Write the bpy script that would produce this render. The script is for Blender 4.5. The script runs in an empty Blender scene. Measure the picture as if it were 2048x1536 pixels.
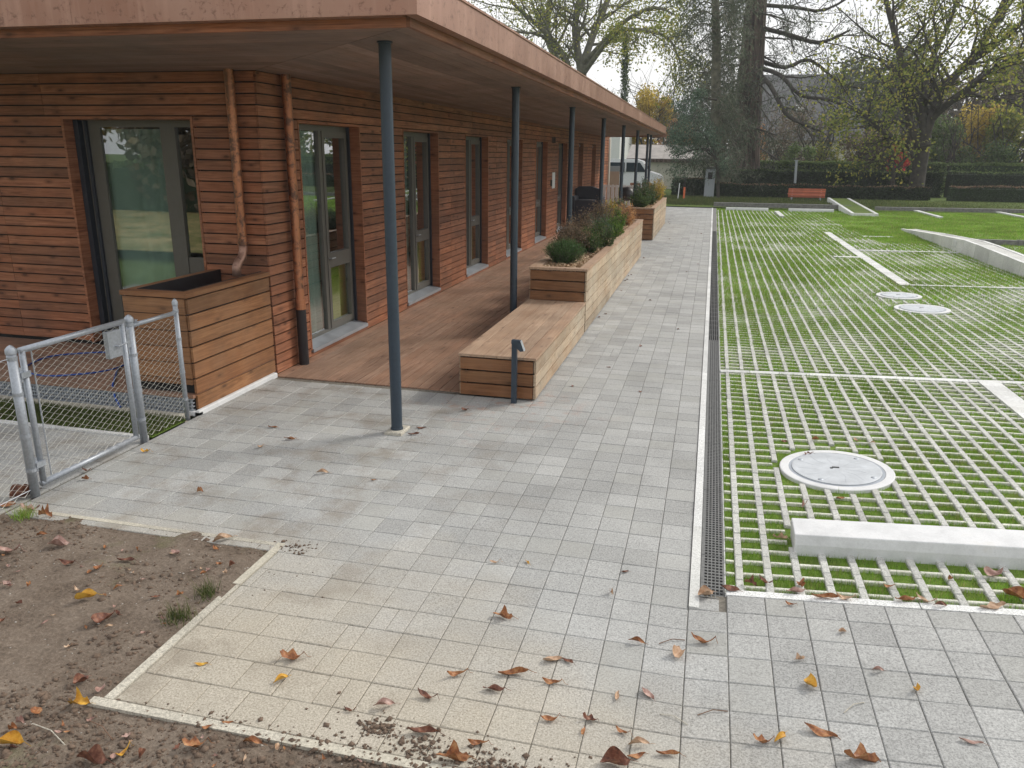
import bpy, math, random
import numpy as np
from mathutils import Vector, Matrix
random.seed(7); RNG = np.random.default_rng(7)
R = math.radians
sc = bpy.context.scene
COL = sc.collection

# ---------------------------------------------------------------- camera
CAMH = 2.35; FPX = 1576.5
_y, _p, _r = 0.23925, 0.28551, 0.01143
cy_, sy_, cp_, sp_ = math.cos(_y), math.sin(_y), math.cos(_p), math.sin(_p)
FWD = Vector((-sy_*cp_, cy_*cp_, -sp_)); RT = Vector((cy_, sy_, 0)); UP = RT.cross(FWD)
RT2 = math.cos(_r)*RT + math.sin(_r)*UP; UP2 = -math.sin(_r)*RT + math.cos(_r)*UP
cam = bpy.data.cameras.new('camera'); camo = bpy.data.objects.new('camera', cam); COL.objects.link(camo)
m = Matrix.Identity(4)
for i in range(3): m[i][0] = RT2[i]; m[i][1] = UP2[i]; m[i][2] = -FWD[i]
m[0][3] = 0; m[1][3] = 0; m[2][3] = CAMH
camo.matrix_world = m
cam.sensor_width = 36; cam.lens = FPX/2048*36; cam.clip_end = 1500; cam.clip_start = 0.05
sc.camera = camo
sc.render.resolution_x = 1024; sc.render.resolution_y = 768

# ---------------------------------------------------------------- world, sun, exposure
SUN = Vector((0.62, 0.55, 0.62)).normalized()
w = bpy.data.worlds.new('World'); sc.world = w; w.use_nodes = True
nt = w.node_tree; nt.nodes.clear()
sky = nt.nodes.new('ShaderNodeTexSky'); sky.sky_type = 'NISHITA'; sky.sun_disc = False
sky.sun_elevation = math.asin(SUN.z); sky.sun_rotation = math.atan2(SUN.x, SUN.y); sky.dust_density = 3.0
tc = nt.nodes.new('ShaderNodeTexCoord'); mp = nt.nodes.new('ShaderNodeMapping'); mp.inputs['Scale'].default_value = (1.2, 1.2, 3.5)
nz = nt.nodes.new('ShaderNodeTexNoise'); nz.inputs['Scale'].default_value = 1.7; nz.inputs['Detail'].default_value = 6
cr = nt.nodes.new('ShaderNodeMapRange'); cr.inputs[1].default_value = .35; cr.inputs[2].default_value = .62; cr.inputs[3].default_value = .80; cr.inputs[4].default_value = .97
mx = nt.nodes.new('ShaderNodeMix'); mx.data_type = 'RGBA'
cl = nt.nodes.new('ShaderNodeValToRGB'); cl.color_ramp.elements[0].position = .35; cl.color_ramp.elements[0].color = (7.9, 8.1, 8.5, 1)
cl.color_ramp.elements[1].position = .62; cl.color_ramp.elements[1].color = (9.3, 9.25, 9.2, 1)
nz2 = nt.nodes.new('ShaderNodeTexNoise'); nz2.inputs['Scale'].default_value = 3.1; nz2.inputs['Detail'].default_value = 7
nt.links.new(mp.outputs[0], nz2.inputs['Vector']); nt.links.new(nz2.outputs[0], cl.inputs[0]); nt.links.new(cl.outputs[0], mx.inputs[7])
bg = nt.nodes.new('ShaderNodeBackground'); bg.inputs['Strength'].default_value = 0.1
out = nt.nodes.new('ShaderNodeOutputWorld')
L = nt.links.new
L(tc.outputs['Generated'], mp.inputs[0]); L(mp.outputs[0], nz.inputs['Vector']); L(nz.outputs[0], cr.inputs[0])
L(cr.outputs[0], mx.inputs[0]); L(sky.outputs[0], mx.inputs[6]); L(mx.outputs[2], bg.inputs[0]); L(bg.outputs[0], out.inputs[0])
sl = bpy.data.lights.new('sun', 'SUN'); sl.energy = 1.9; sl.angle = R(14); sl.color = (1, .95, .87)
so = bpy.data.objects.new('sun', sl); COL.objects.link(so); so.rotation_euler = (-SUN).to_track_quat('-Z', 'Y').to_euler()
so.location = (10, 10, 20)
sc.view_settings.view_transform = 'Standard'; sc.view_settings.look = 'None'
sc.view_settings.exposure = 0.37; sc.view_settings.gamma = 1; sc.view_settings.use_curve_mapping = False
sc.cycles.max_bounces = 8; sc.cycles.transparent_max_bounces = 16

# ---------------------------------------------------------------- helpers
def at(px, py, Y):                       # the point of the plane y = Y seen at a pixel of the 2048 wide photo
    d = RT2*((px-1024)/FPX) - UP2*((py-768)/FPX) + FWD
    t = Y/d.y
    return Vector((t*d.x, Y, CAMH+t*d.z))
def gpt(px, py, z=0.0):                  # same for a horizontal plane
    d = RT2*((px-1024)/FPX) - UP2*((py-768)/FPX) + FWD
    t = (z-CAMH)/d.z
    return Vector((t*d.x, t*d.y, z))
def gz(x, y):                            # height of the parking side, which rises gently to the right of the drain
    return max(0.0, x-0.05)*min(.075, .3/max(y, .1)) if y > 0 else max(0.0, x-0.05)*.075
def gzn(x, y):
    return np.maximum(0, x-0.05)*np.minimum(.075, .3/np.maximum(y, .1))

def tag(o, label=None, cat=None, group=None, kind=None):
    if label: o['label'] = label
    if cat: o['category'] = cat
    if group: o['group'] = group
    if kind: o['kind'] = kind
    return o
def thing(name, loc, label, cat, group=None, rz=0):
    o = bpy.data.objects.new(name, None); COL.objects.link(o); o.location = loc; o.rotation_euler = (0, 0, rz)
    o.empty_display_size = .2
    return tag(o, label, cat, group)
def copy_tree(o, parent=None):
    c = o.copy(); COL.objects.link(c); c.parent = parent
    for ch in list(o.children): copy_tree(ch, c)
    return c

class MB:
    def __init__(s): s.v = []; s.f = []; s.r = []
    def add(s, V, F, r=None):
        n = len(s.v); s.v.extend(V); s.f.extend([tuple(i+n for i in f) for f in F])
        r = random.random() if r is None else r
        s.r.extend([r]*len(F)); return s
    def box(s, x0, y0, z0, x1, y1, z1, r=None, faces=None):
        V = [(x0,y0,z0),(x1,y0,z0),(x1,y1,z0),(x0,y1,z0),(x0,y0,z1),(x1,y0,z1),(x1,y1,z1),(x0,y1,z1)]
        F = [(0,3,2,1),(4,5,6,7),(0,1,5,4),(1,2,6,5),(2,3,7,6),(3,0,4,7)]
        return s.add(V, F, r)
    def bbox(s, x0, y0, z0, x1, y1, z1, b=.004, r=None):     # box with a chamfered top
        V = [(x0,y0,z0),(x1,y0,z0),(x1,y1,z0),(x0,y1,z0),(x0,y0,z1-b),(x1,y0,z1-b),(x1,y1,z1-b),(x0,y1,z1-b),
             (x0+b,y0+b,z1),(x1-b,y0+b,z1),(x1-b,y1-b,z1),(x0+b,y1-b,z1)]
        F = [(0,1,5,4),(1,2,6,5),(2,3,7,6),(3,0,4,7),(4,5,9,8),(5,6,10,9),(6,7,11,10),(7,4,8,11),(8,9,10,11),(3,2,1,0)]
        return s.add(V, F, r)
    def quad(s, a, b, c, d, r=None): return s.add([a,b,c,d], [(0,1,2,3)], r)
    def prism(s, poly, a, b, axis='y', r=None):              # polygon in a plane, extruded from a to b along axis
        n = len(poly); V = []
        for t in (a, b):
            for (u, v) in poly:
                V.append({'y': (u, t, v), 'x': (t, u, v), 'z': (u, v, t)}[axis])
        F = [tuple(range(n))[::-1], tuple(range(n, 2*n))] + [(i, (i+1) % n, (i+1) % n+n, i+n) for i in range(n)]
        return s.add(V, F, r)
    def tube(s, pts, rad, n=8, cap=True, r=None):
        pts = [Vector(p) for p in pts]; k = len(pts)
        if not hasattr(rad, '__len__'): rad = [rad]*k
        V = []; F = []; prev = None
        for i, p in enumerate(pts):
            t = (pts[min(i+1, k-1)]-pts[max(i-1, 0)])
            if t.length < 1e-9: t = Vector((0,0,1))
            t.normalize()
            if prev is None:
                a = t.cross(Vector((0,0,1)) if abs(t.z) < .9 else Vector((1,0,0))).normalized()
            else:
                a = (prev - t*prev.dot(t))
                a = a.normalized() if a.length > 1e-6 else t.orthogonal().normalized()
            prev = a; b = t.cross(a)
            for j in range(n):
                an = 2*math.pi*j/n; V.append(tuple(p + (a*math.cos(an)+b*math.sin(an))*rad[i]))
        for i in range(k-1):
            for j in range(n):
                F.append((i*n+j, i*n+(j+1) % n, (i+1)*n+(j+1) % n, (i+1)*n+j))
        if cap: F.append(tuple(range(n))[::-1]); F.append(tuple(range((k-1)*n, k*n)))
        return s.add(V, F, r)
    def lathe(s, prof, c, n=24, r=None):                     # profile of (radius, z)
        V = []; F = []
        for (q, z) in prof:
            for j in range(n):
                an = 2*math.pi*j/n; V.append((c[0]+q*math.cos(an), c[1]+q*math.sin(an), c[2]+z))
        for i in range(len(prof)-1):
            for j in range(n): F.append((i*n+j, i*n+(j+1) % n, (i+1)*n+(j+1) % n, (i+1)*n+j))
        return s.add(V, F, r)
    def mesh(s, name, mat, smooth=False):
        me = bpy.data.meshes.new(name); me.from_pydata(s.v, [], s.f); me.materials.append(mat)
        at_ = me.attributes.new('rnd', 'FLOAT', 'FACE'); at_.data.foreach_set('value', s.r)
        if smooth: me.polygons.foreach_set('use_smooth', [True]*len(me.polygons))
        return me
    def build(s, name, mat, parent=None, smooth=False):
        o = bpy.data.objects.new(name, None) if False else None
        if parent is not None:
            L_ = parent_world(parent)
            s.v = [(x-L_[0], y-L_[1], z-L_[2]) for (x, y, z) in s.v]
        me = s.mesh(name, mat, smooth)
        o = bpy.data.objects.new(name, me); COL.objects.link(o)
        if parent is not None: o.parent = parent
        return o
def parent_world(o):
    v = Vector((0,0,0))
    while o is not None: v += o.location; o = o.parent
    return v

def npmesh(name, V, F, mat, rnd=None, parent=None, smooth=False):   # large meshes from arrays; F is (n,3) or (n,4)
    V = np.asarray(V, dtype=np.float32); F = np.asarray(F, dtype=np.int32)
    if parent is not None: V = V - np.array(parent_world(parent), dtype=np.float32)
    me = bpy.data.meshes.new(name); n, k = F.shape
    me.vertices.add(len(V)); me.vertices.foreach_set('co', V.ravel())
    me.loops.add(n*k); me.loops.foreach_set('vertex_index', F.ravel())
    me.polygons.add(n); me.polygons.foreach_set('loop_start', np.arange(0, n*k, k, dtype=np.int32))
    me.polygons.foreach_set('loop_total', np.full(n, k, dtype=np.int32))
    me.materials.append(mat)
    a = me.attributes.new('rnd', 'FLOAT', 'FACE')
    a.data.foreach_set('value', (RNG.random(n) if rnd is None else np.asarray(rnd)).astype(np.float32))
    if smooth: me.polygons.foreach_set('use_smooth', np.ones(n, dtype=bool))
    me.update(calc_edges=True); me.validate()
    o = bpy.data.objects.new(name, me); COL.objects.link(o)
    if parent is not None: o.parent = parent
    return o

UNIT = {}
def unit_cube(mat):
    if mat.name not in UNIT:
        b = MB().box(-.5,-.5,-.5,.5,.5,.5, r=0); UNIT[mat.name] = b.mesh('piece', mat)
    return UNIT[mat.name]
def piece(name, mat, x0, y0, z0, x1, y1, z1, parent, rot=None):      # one board, plank or block: shares one unit mesh
    o = bpy.data.objects.new(name, unit_cube(mat)); COL.objects.link(o)
    L_ = parent_world(parent)
    o.location = ((x0+x1)/2-L_[0], (y0+y1)/2-L_[1], (z0+z1)/2-L_[2]); o.scale = (abs(x1-x0), abs(y1-y0), abs(z1-z0))
    if rot: o.rotation_euler = rot
    o.parent = parent
    return o

# ---------------------------------------------------------------- materials
class NT:
    def __init__(s, name):
        s.m = bpy.data.materials.new(name); s.m.use_nodes = True; s.t = s.m.node_tree; s.t.nodes.clear()
        s.out = s.n('ShaderNodeOutputMaterial'); s.b = s.n('ShaderNodeBsdfPrincipled'); s.l(s.b.outputs[0], s.out.inputs[0])
    def n(s, k, **kw):
        nd = s.t.nodes.new(k)
        for a, b in kw.items(): setattr(nd, a, b)
        return nd
    def l(s, a, b): s.t.links.new(a, b)
    def pos(s, scale=(1,1,1), rand=0.0):
        g = s.n('ShaderNodeNewGeometry'); mp = s.n('ShaderNodeVectorMath', operation='MULTIPLY'); mp.inputs[1].default_value = scale
        s.l(g.outputs['Position'], mp.inputs[0]); o = mp.outputs[0]
        if rand:
            r = s.rnd(); m2 = s.n('ShaderNodeVectorMath', operation='SCALE'); m2.inputs[0].default_value = (rand, rand*1.7, rand*.6)
            s.l(r, m2.inputs['Scale']); a = s.n('ShaderNodeVectorMath', operation='ADD'); s.l(o, a.inputs[0]); s.l(m2.outputs[0], a.inputs[1]); o = a.outputs[0]
        return o
    def rnd(s):
        if hasattr(s, '_r'): return s._r
        a = s.n('ShaderNodeAttribute', attribute_name='rnd'); oi = s.n('ShaderNodeObjectInfo')
        ad = s.n('ShaderNodeMath', operation='ADD'); s.l(a.outputs['Fac'], ad.inputs[0]); s.l(oi.outputs['Random'], ad.inputs[1])
        fr = s.n('ShaderNodeMath', operation='FRACT'); s.l(ad.outputs[0], fr.inputs[0]); s._r = fr.outputs[0]; return s._r
    def noise(s, vec, scale, detail=4, rough=.55, dist=0):
        n = s.n('ShaderNodeTexNoise'); n.inputs['Scale'].default_value = scale; n.inputs['Detail'].default_value = detail
        n.inputs['Roughness'].default_value = rough; n.inputs['Distortion'].default_value = dist
        if vec: s.l(vec, n.inputs['Vector'])
        return n.outputs[0]
    def ramp(s, fac, stops, interp='LINEAR'):
        r = s.n('ShaderNodeValToRGB'); e = r.color_ramp.elements; r.color_ramp.interpolation = interp
        while len(e) < len(stops): e.new(.5)
        for i, (p, c) in enumerate(stops):
            e[i].position = p; e[i].color = (*c, 1) if hasattr(c, '__len__') else (c, c, c, 1)
        s.l(fac, r.inputs[0]); return r.outputs[0]
    def mr(s, v, a, b, c=0., d=1.):
        n = s.n('ShaderNodeMapRange'); n.inputs[1].default_value = a; n.inputs[2].default_value = b; n.inputs[3].default_value = c; n.inputs[4].default_value = d
        s.l(v, n.inputs[0]); return n.outputs[0]
    def mix(s, fac, a, b, mode='MIX'):
        n = s.n('ShaderNodeMix'); n.data_type = 'RGBA'; n.blend_type = mode
        for v, i in ((fac, 0), (a, 6), (b, 7)):
            if hasattr(v, 'is_output'): s.l(v, n.inputs[i])
            elif i == 0: n.inputs[0].default_value = v
            else: n.inputs[i].default_value = (*v, 1) if hasattr(v, '__len__') else (v, v, v, 1)
        return n.outputs[2]
    def math(s, op, a, b=None):
        n = s.n('ShaderNodeMath', operation=op)
        for i, v in enumerate((a, b)):
            if v is None: continue
            if hasattr(v, 'is_output'): s.l(v, n.inputs[i])
            else: n.inputs[i].default_value = v
        return n.outputs[0]
    def sep(s, v):
        n = s.n('ShaderNodeSeparateXYZ'); s.l(v, n.inputs[0]); return n.outputs
    def bump(s, h, dist=.01, strength=1.0):
        b = s.n('ShaderNodeBump'); b.inputs['Distance'].default_value = dist; b.inputs['Strength'].default_value = strength
        s.l(h, b.inputs['Height']); s.l(b.outputs[0], s.b.inputs['Normal'])
    def col(s, c):
        if hasattr(c, 'is_output'): s.l(c, s.b.inputs['Base Color'])
        else: s.b.inputs['Base Color'].default_value = (*c, 1)
    def set(s, rough=.6, metal=0, spec=.5):
        if hasattr(rough, 'is_output'): s.l(rough, s.b.inputs['Roughness'])
        else: s.b.inputs['Roughness'].default_value = rough
        s.b.inputs['Metallic'].default_value = metal; s.b.inputs['Specular IOR Level'].default_value = spec
        return s.m

def plain(name, c, rough=.6, metal=0, spec=.5, var=.12, scale=14, bump=0.0):
    t = NT(name); n = t.noise(t.pos(), scale, 5)
    k = t.mr(n, .3, .7, 1-var, 1+var); t.col(t.mix(1.0, c, k, 'MULTIPLY'))
    if bump: t.bump(t.noise(t.pos(), scale*6, 4), bump)
    return t.set(t.mr(n, .3, .7, max(0, rough-.08), min(1, rough+.08)), metal, spec)

def wood(name, cols, hi='z', rough=.62, knots=1.0, weather=None, bump=.0016, tv=(.68, 1.26)):
    t = NT(name)
    f = {'z': (1.1, 1.1, 26), 'x': (26, 1.1, 26), 'y': (1.1, 26, 26)}[hi]
    kf = {'z': (3.6, 3.6, 9.0), 'x': (8, 3.0, 8), 'y': (3.0, 8, 8)}[hi]
    v = t.pos(f, 37.0)
    g1 = t.noise(v, 1.6, 7, .62, .9); g2 = t.noise(t.pos(tuple(q*4 for q in f), 11.), 2.0, 3, .6)
    g = t.math('ADD', t.math('MULTIPLY', g1, .75), t.math('MULTIPLY', g2, .25))
    c = t.ramp(g, [(.34, cols[0]), (.5, cols[1]), (.66, cols[2])])
    tone = t.mr(t.rnd(), 0, 1, *tv)
    c = t.mix(1.0, c, tone, 'MULTIPLY')
    hue = t.mr(t.math('FRACT', t.math('MULTIPLY', t.rnd(), 7.31)), 0, 1, 0, .35)
    c = t.mix(hue, c, tuple(q*.9 for q in (cols[1][0]*1.25, cols[1][1]*.95, cols[1][2]*.75)))
    if knots:
        vo = t.n('ShaderNodeTexVoronoi'); vo.inputs['Scale'].default_value = 1.0; vo.inputs['Randomness'].default_value = 1
        t.l(t.pos(kf, 23.0), vo.inputs['Vector'])
        kd = t.math('ADD', vo.outputs['Distance'], t.math('MULTIPLY', t.noise(t.pos(f), 3, 3), .10))
        kk = t.mr(kd, .13, .19, knots, 0); c = t.mix(kk, c, tuple(q*.22 for q in cols[0]))
        ring = t.mr(kd, .18, .36, .6*knots, 0); c = t.mix(ring, c, cols[0])
    if weather:
        wn = t.mr(t.noise(t.pos(), 1.3, 5, .6), .38, .66, 0, weather[1]); c = t.mix(wn, c, weather[0])
    sp = t.mr(t.noise(t.pos((1,1,1)), 2.1, 5, .6), .3, .7, .82, 1.16); c = t.mix(1.0, c, sp, 'MULTIPLY')
    t.col(c); t.bump(g, bump, .8)
    return t.set(rough, 0, .35)

M_clad = wood('cladding_wood', [(.135,.048,.023),(.31,.125,.062),(.44,.20,.11)], 'z', weather=((.17,.095,.065), .45))
M_box = wood('box_wood', [(.13,.055,.022),(.25,.115,.048),(.35,.18,.082)], 'z', weather=((.26,.15,.085), .5))  # darkened in colour, as the front boards get less sun
M_plant = wood('greyed_sunlit_side_wood', [(.26,.18,.12),(.40,.31,.215),(.50,.41,.30)], 'z', knots=.7, weather=((.43,.375,.29), .7))  # side boards: greyed by weather, with sunlit paleness added to the colour
M_benchtop = wood('bench_wood', [(.27,.17,.115),(.39,.27,.185),(.48,.36,.26)], 'x', knots=.7, weather=((.40,.29,.21), .6), tv=(.86, 1.12))
M_deck = wood('deck_wood', [(.20,.115,.078),(.32,.20,.14),(.42,.285,.21)], 'x', knots=.8, weather=((.27,.175,.12), .6), tv=(.84, 1.14))
M_deckx = wood('deck_wood_crosswise', [(.21,.115,.075),(.31,.185,.125),(.40,.255,.18)], 'y', knots=.6, weather=((.27,.185,.14), .75))
M_sofy = wood('soffit_wood', [(.15,.098,.08),(.24,.162,.135),(.32,.225,.19)], 'x', knots=.5, weather=((.22,.165,.145), .6))
M_sofx = wood('soffit_wood_crosswise', [(.15,.098,.08),(.24,.162,.135),(.32,.225,.19)], 'y', knots=.5, weather=((.22,.165,.145), .6))
M_red = wood('red_bench_wood', [(.36,.09,.04),(.46,.13,.07),(.55,.18,.1)], 'z', knots=0)
M_blackgap = plain('dark_backing', (.012,.011,.011), .9, var=.2)

def mk_paver(name, base, stain=True):
    t = NT(name); P = t.pos()
    fine = t.noise(P, 105, 2, .8); mid = t.noise(P, 40, 5, .8); big = t.noise(P, 1.4, 5, .6)
    c = t.ramp(fine, [(.32, tuple(q*.42 for q in base)), (.5, base), (.66, tuple(min(.9, q*1.5) for q in base))])
    c = t.mix(.42, c, t.ramp(mid, [(.32, tuple(q*.6 for q in base)), (.5, base), (.68, tuple(q*1.3 for q in base))]))
    c = t.mix(1.0, c, t.mr(t.rnd(), 0, 1, .89, 1.12), 'MULTIPLY')
    hue = t.math('FRACT', t.math('MULTIPLY', t.rnd(), 13.7))
    c = t.mix(t.mr(hue, .7, 1, 0, .35), c, tuple(q*k for q, k in zip(base, (1.03, 1.02, .95))))
    c = t.mix(1.0, c, t.mr(big, .3, .7, .86, 1.12), 'MULTIPLY')
    if stain:      # soil washed over the paving next to the flower bed, and brownish grime further up
        x, y, z = t.sep(P)
        warp = t.math('MULTIPLY', t.math('SUBTRACT', t.noise(P, 1.1, 5, .6), .5), 1.9)
        d = t.math('ADD', t.math('ADD', y, t.math('MULTIPLY', t.math('MAXIMUM', x, -1.5), .62)), warp)
        s1 = t.mr(d, 2.1, 3.35, .8, 0)
        c = t.mix(s1, c, t.ramp(fine, [(.3, (.27,.235,.175)), (.7, (.58,.52,.42))]))
        gr = t.math('MULTIPLY', t.mr(t.noise(P, 2.3, 6, .65), .50, .66), t.mr(x, -.6, -2.4, 0, .55))
        c = t.mix(gr, c, (.20,.165,.125))
        rust = t.math('MULTIPLY', t.mr(t.noise(P, 5, 5, .7), .52, .66), t.mr(t.math('ADD', t.math('ABSOLUTE', t.math('ADD', x, 1.8)), t.math('ABSOLUTE', t.math('SUBTRACT', y, 7.0))), .3, 1.3, .5, 0))
        c = t.mix(rust, c, (.36,.17,.10))
    t.col(c); t.bump(t.math('ADD', fine, mid), .0016, .7)
    return t.set(.85, 0, .3)
M_paver = mk_paver('granite_concrete_paver', (.355,.356,.345))
M_joint = plain('joint_sand', (.16,.145,.12), .95, var=.4, scale=40)
M_edge = mk_paver('beige_edging_concrete', (.47,.44,.37), False)
M_white = mk_paver('white_concrete', (.62,.625,.61), False)
M_grid = mk_paver('grass_paver_concrete', (.49,.49,.46), False)
M_rung = mk_paver('cream_spacer_concrete', (.62,.62,.53), False)
def mk_kerb():
    t = NT('cast_white_kerb'); P = t.pos(); f = t.noise(P, 90, 4, .7); a = t.noise(P, 4.5, 6, .7)
    c = t.ramp(f, [(.22, (.42,.42,.41)), (.34, (.66,.665,.665)), (.6, (.72,.725,.73))]); c = t.mix(1.0, c, t.mr(a, .35, .65, .84, 1.05), 'MULTIPLY')
    c = t.mix(t.mr(a, .56, .66, 0, .35), c, (.50,.48,.42)); t.col(c); t.bump(f, .001, .6); return t.set(.75, 0, .35)
M_kerb = mk_kerb()
M_steel = plain('galvanised_steel', (.40,.43,.47), .5, .55, var=.15, scale=60)
M_wire = plain('zinc_wire', (.56,.55,.50), .5, .2)
M_grate = plain('zinc_grating', (.17,.17,.165), .5, .45, var=.3, scale=40)
M_alu = plain('aluminium_sill', (.40,.43,.47), .42, .5, var=.12, scale=6)
M_frame = plain('grey_brown_window_frame', (.115,.110,.095), .45, var=.06)
M_rail = plain('dark_blind_rail', (.035,.042,.055), .4, var=.1)
M_post = plain('blue_grey_post_paint', (.030,.046,.066), .38, var=.1, scale=30)
M_black = plain('black_plastic_sleeve', (.016,.013,.015), .5, var=.2)
M_blue = plain('blue_hose_plastic', (.015,.07,.33), .35, var=.05)
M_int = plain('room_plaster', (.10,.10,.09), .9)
M_soil = plain('planter_soil', (.09,.06,.04), .95, var=.4, scale=30, bump=.01)
M_grey = plain('dark_grey_fabric', (.035,.038,.050), .75, var=.2, scale=9)
M_vanw = plain('white_van_paint', (.72,.74,.76), .3, var=.03)
M_glassd = plain('dark_vehicle_glass', (.02,.035,.045), .08, var=.1)
M_tyre = plain('tyre_rubber', (.02,.02,.02), .8)
M_roofg = plain('pale_roof_tiles', (.40,.37,.35), .85, var=.2, scale=2)
M_slate = plain('grey_slate_roof', (.16,.16,.16), .8, var=.2, scale=1.5)
M_wallw = plain('cream_render', (.52,.50,.43), .9, var=.08, scale=2)
M_wally = plain('yellow_render', (.46,.40,.20), .9, var=.08, scale=2)
M_wallb = plain('brown_plinth_render', (.25,.16,.11), .9, var=.1, scale=2)
M_whitep = plain('white_painted_metal', (.72,.74,.74), .5, var=.04)
M_orange = plain('orange_stake_paint', (.65,.14,.05), .6)
M_stone = plain('grey_granite_wall', (.17,.165,.16), .9, var=.35, scale=12)

def copper(name, c1, c2, c3, amt, th=.55, bs=17):
    t = NT(name); P = t.pos()
    n = t.noise(t.pos((1,1,.6)), 2.2, 5, .6); c = t.ramp(n, [(.3, c1), (.7, c2)])
    blot = t.mr(t.noise(P, bs, 6, .75, .5), th, th+.1, 0, amt); c = t.mix(blot, c, c3)
    run = t.mr(t.noise(t.pos((9, 9, .35)), 1.6, 3, .6), .52, .72, 0, .5); c = t.mix(run, c, tuple(q*1.2 for q in c2))
    t.col(c); t.bump(t.noise(t.pos((1,1,.5)), 3, 3), .02, .25)
    return t.set(t.mr(n, .3, .7, .34, .5), .6, .5)
M_copper = copper('weathered_copper_sheet', (.34,.18,.125), (.41,.25,.19), (.17,.09,.065), .7, .54)
M_pipe = copper('mottled_copper_pipe', (.36,.14,.07), (.52,.23,.12), (.11,.065,.05), .9, .47, 8)

def mk_dirt():
    t = NT('garden_soil'); P = t.pos()
    a = t.noise(P, 3.2, 8, .65); b = t.noise(P, 55, 5, .7)
    c = t.ramp(a, [(.34, (.080,.060,.045)), (.5, (.195,.157,.124)), (.66, (.28,.235,.19))])
    c = t.mix(.55, c, t.ramp(b, [(.3, (.06,.045,.033)), (.55, (.19,.145,.11)), (.75, (.36,.30,.24))]))
    gr = t.mr(t.noise(P, 1.7, 5, .6), .60, .70, 0, .5); c = t.mix(gr, c, (.10,.115,.035))
    t.col(c); t.bump(t.math('ADD', b, t.math('MULTIPLY', a, 2.)), .012, .9)
    return t.set(.95, 0, .2)
M_dirt = mk_dirt()
M_clod = plain('soil_clod', (.15,.105,.075), .95, var=.4, scale=50, bump=.003)
M_pebble = plain('pebble', (.36,.33,.29), .8, var=.4, scale=60)

def mk_green(name, stops, trans=.25, rough=.6, patch=None):
    t = NT(name); c = t.ramp(t.rnd(), stops)
    c = t.mix(1.0, c, t.mr(t.noise(t.pos(), .9, 4, .6), .3, .7, .72, 1.3), 'MULTIPLY')
    if patch: c = t.mix(t.mr(t.noise(t.pos(), patch[1], 5, .6), .52, .66, 0, patch[2]), c, patch[0])
    t.col(c); t.set(rough, 0, .25)
    if trans:
        tr = t.n('ShaderNodeBsdfTranslucent'); t.l(c, tr.inputs[0]); ms = t.n('ShaderNodeMixShader'); ms.inputs[0].default_value = trans
        t.l(t.b.outputs[0], ms.inputs[1]); t.l(tr.outputs[0], ms.inputs[2]); t.l(ms.outputs[0], t.out.inputs[0])
    return t.m
M_grass = mk_green('bright_lawn_grass', [(0, (.13,.25,.028)), (.45, (.21,.37,.045)), (.85, (.29,.45,.07)), (.97, (.38,.34,.15))], .4, patch=((.27,.25,.11), 5.0, .55))
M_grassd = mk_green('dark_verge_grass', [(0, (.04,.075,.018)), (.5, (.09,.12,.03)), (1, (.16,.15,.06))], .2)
M_hedge = mk_green('yew_hedge_leaves', [(0, (.012,.022,.010)), (.7, (.028,.05,.018)), (1, (.06,.09,.03))], .1)
M_hedgel = mk_green('clipped_light_hedge_leaves', [(0, (.07,.11,.035)), (.6, (.14,.21,.07)), (1, (.24,.29,.10))], .4)
M_leafg = mk_green('yellowing_leaves', [(0, (.09,.13,.03)), (.4, (.22,.26,.05)), (.8, (.36,.36,.08)), (1, (.48,.40,.10))], .55)
M_leafy = mk_green('yellow_autumn_leaves', [(0, (.28,.23,.05)), (.5, (.50,.38,.07)), (1, (.58,.42,.10))], .55)
M_leafo = mk_green('orange_autumn_leaves', [(0, (.30,.15,.06)), (.6, (.50,.27,.12)), (1, (.55,.36,.18))], .5)
M_leafr = mk_green('red_autumn_leaves', [(0, (.45,.05,.05)), (.6, (.72,.10,.09)), (1, (.80,.20,.17))], .5)
M_leafb = mk_green('brown_withered_leaves', [(0, (.10,.075,.05)), (.6, (.19,.15,.10)), (1, (.29,.23,.15))], .3)
M_conif = mk_green('dark_conifer_needles', [(0, (.055,.07,.045)), (.6, (.105,.13,.085)), (1, (.19,.205,.14))], .4)
M_conifb = mk_green('blue_green_pine_needles', [(0, (.05,.09,.06)), (.6, (.11,.175,.115)), (1, (.20,.27,.17))], .4)
M_shrub = mk_green('garden_shrub_leaves', [(0, (.03,.06,.02)), (.5, (.07,.12,.035)), (1, (.13,.18,.06))], .25)
M_rose = mk_green('rosemary_needles', [(0, (.03,.075,.022)), (.6, (.07,.14,.04)), (1, (.12,.21,.07))], .15)
M_dry = mk_green('dry_flower_heads', [(0, (.13,.075,.05)), (.5, (.26,.16,.11)), (1, (.40,.28,.17))], .3)
M_bark = plain('grey_brown_bark', (.052,.045,.036), .95, var=.5, scale=5, bump=.02)
M_barkg = plain('mossy_plane_bark', (.13,.125,.09), .95, var=.5, scale=3, bump=.02)
def mk_seqbark():
    t = NT('ridged_sequoia_bark'); n = t.noise(t.pos((3.2, 3.2, .22)), 2.4, 6, .65, .4); c = t.ramp(n, [(.34, (.035,.026,.023)), (.5, (.105,.078,.066)), (.66, (.20,.155,.13))])
    t.col(c); t.bump(n, .12, 1.0); return t.set(.95, 0, .2)
M_barkr = mk_seqbark()
M_twig = plain('thin_twigs', (.10,.085,.07), .95, var=.3)

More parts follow.
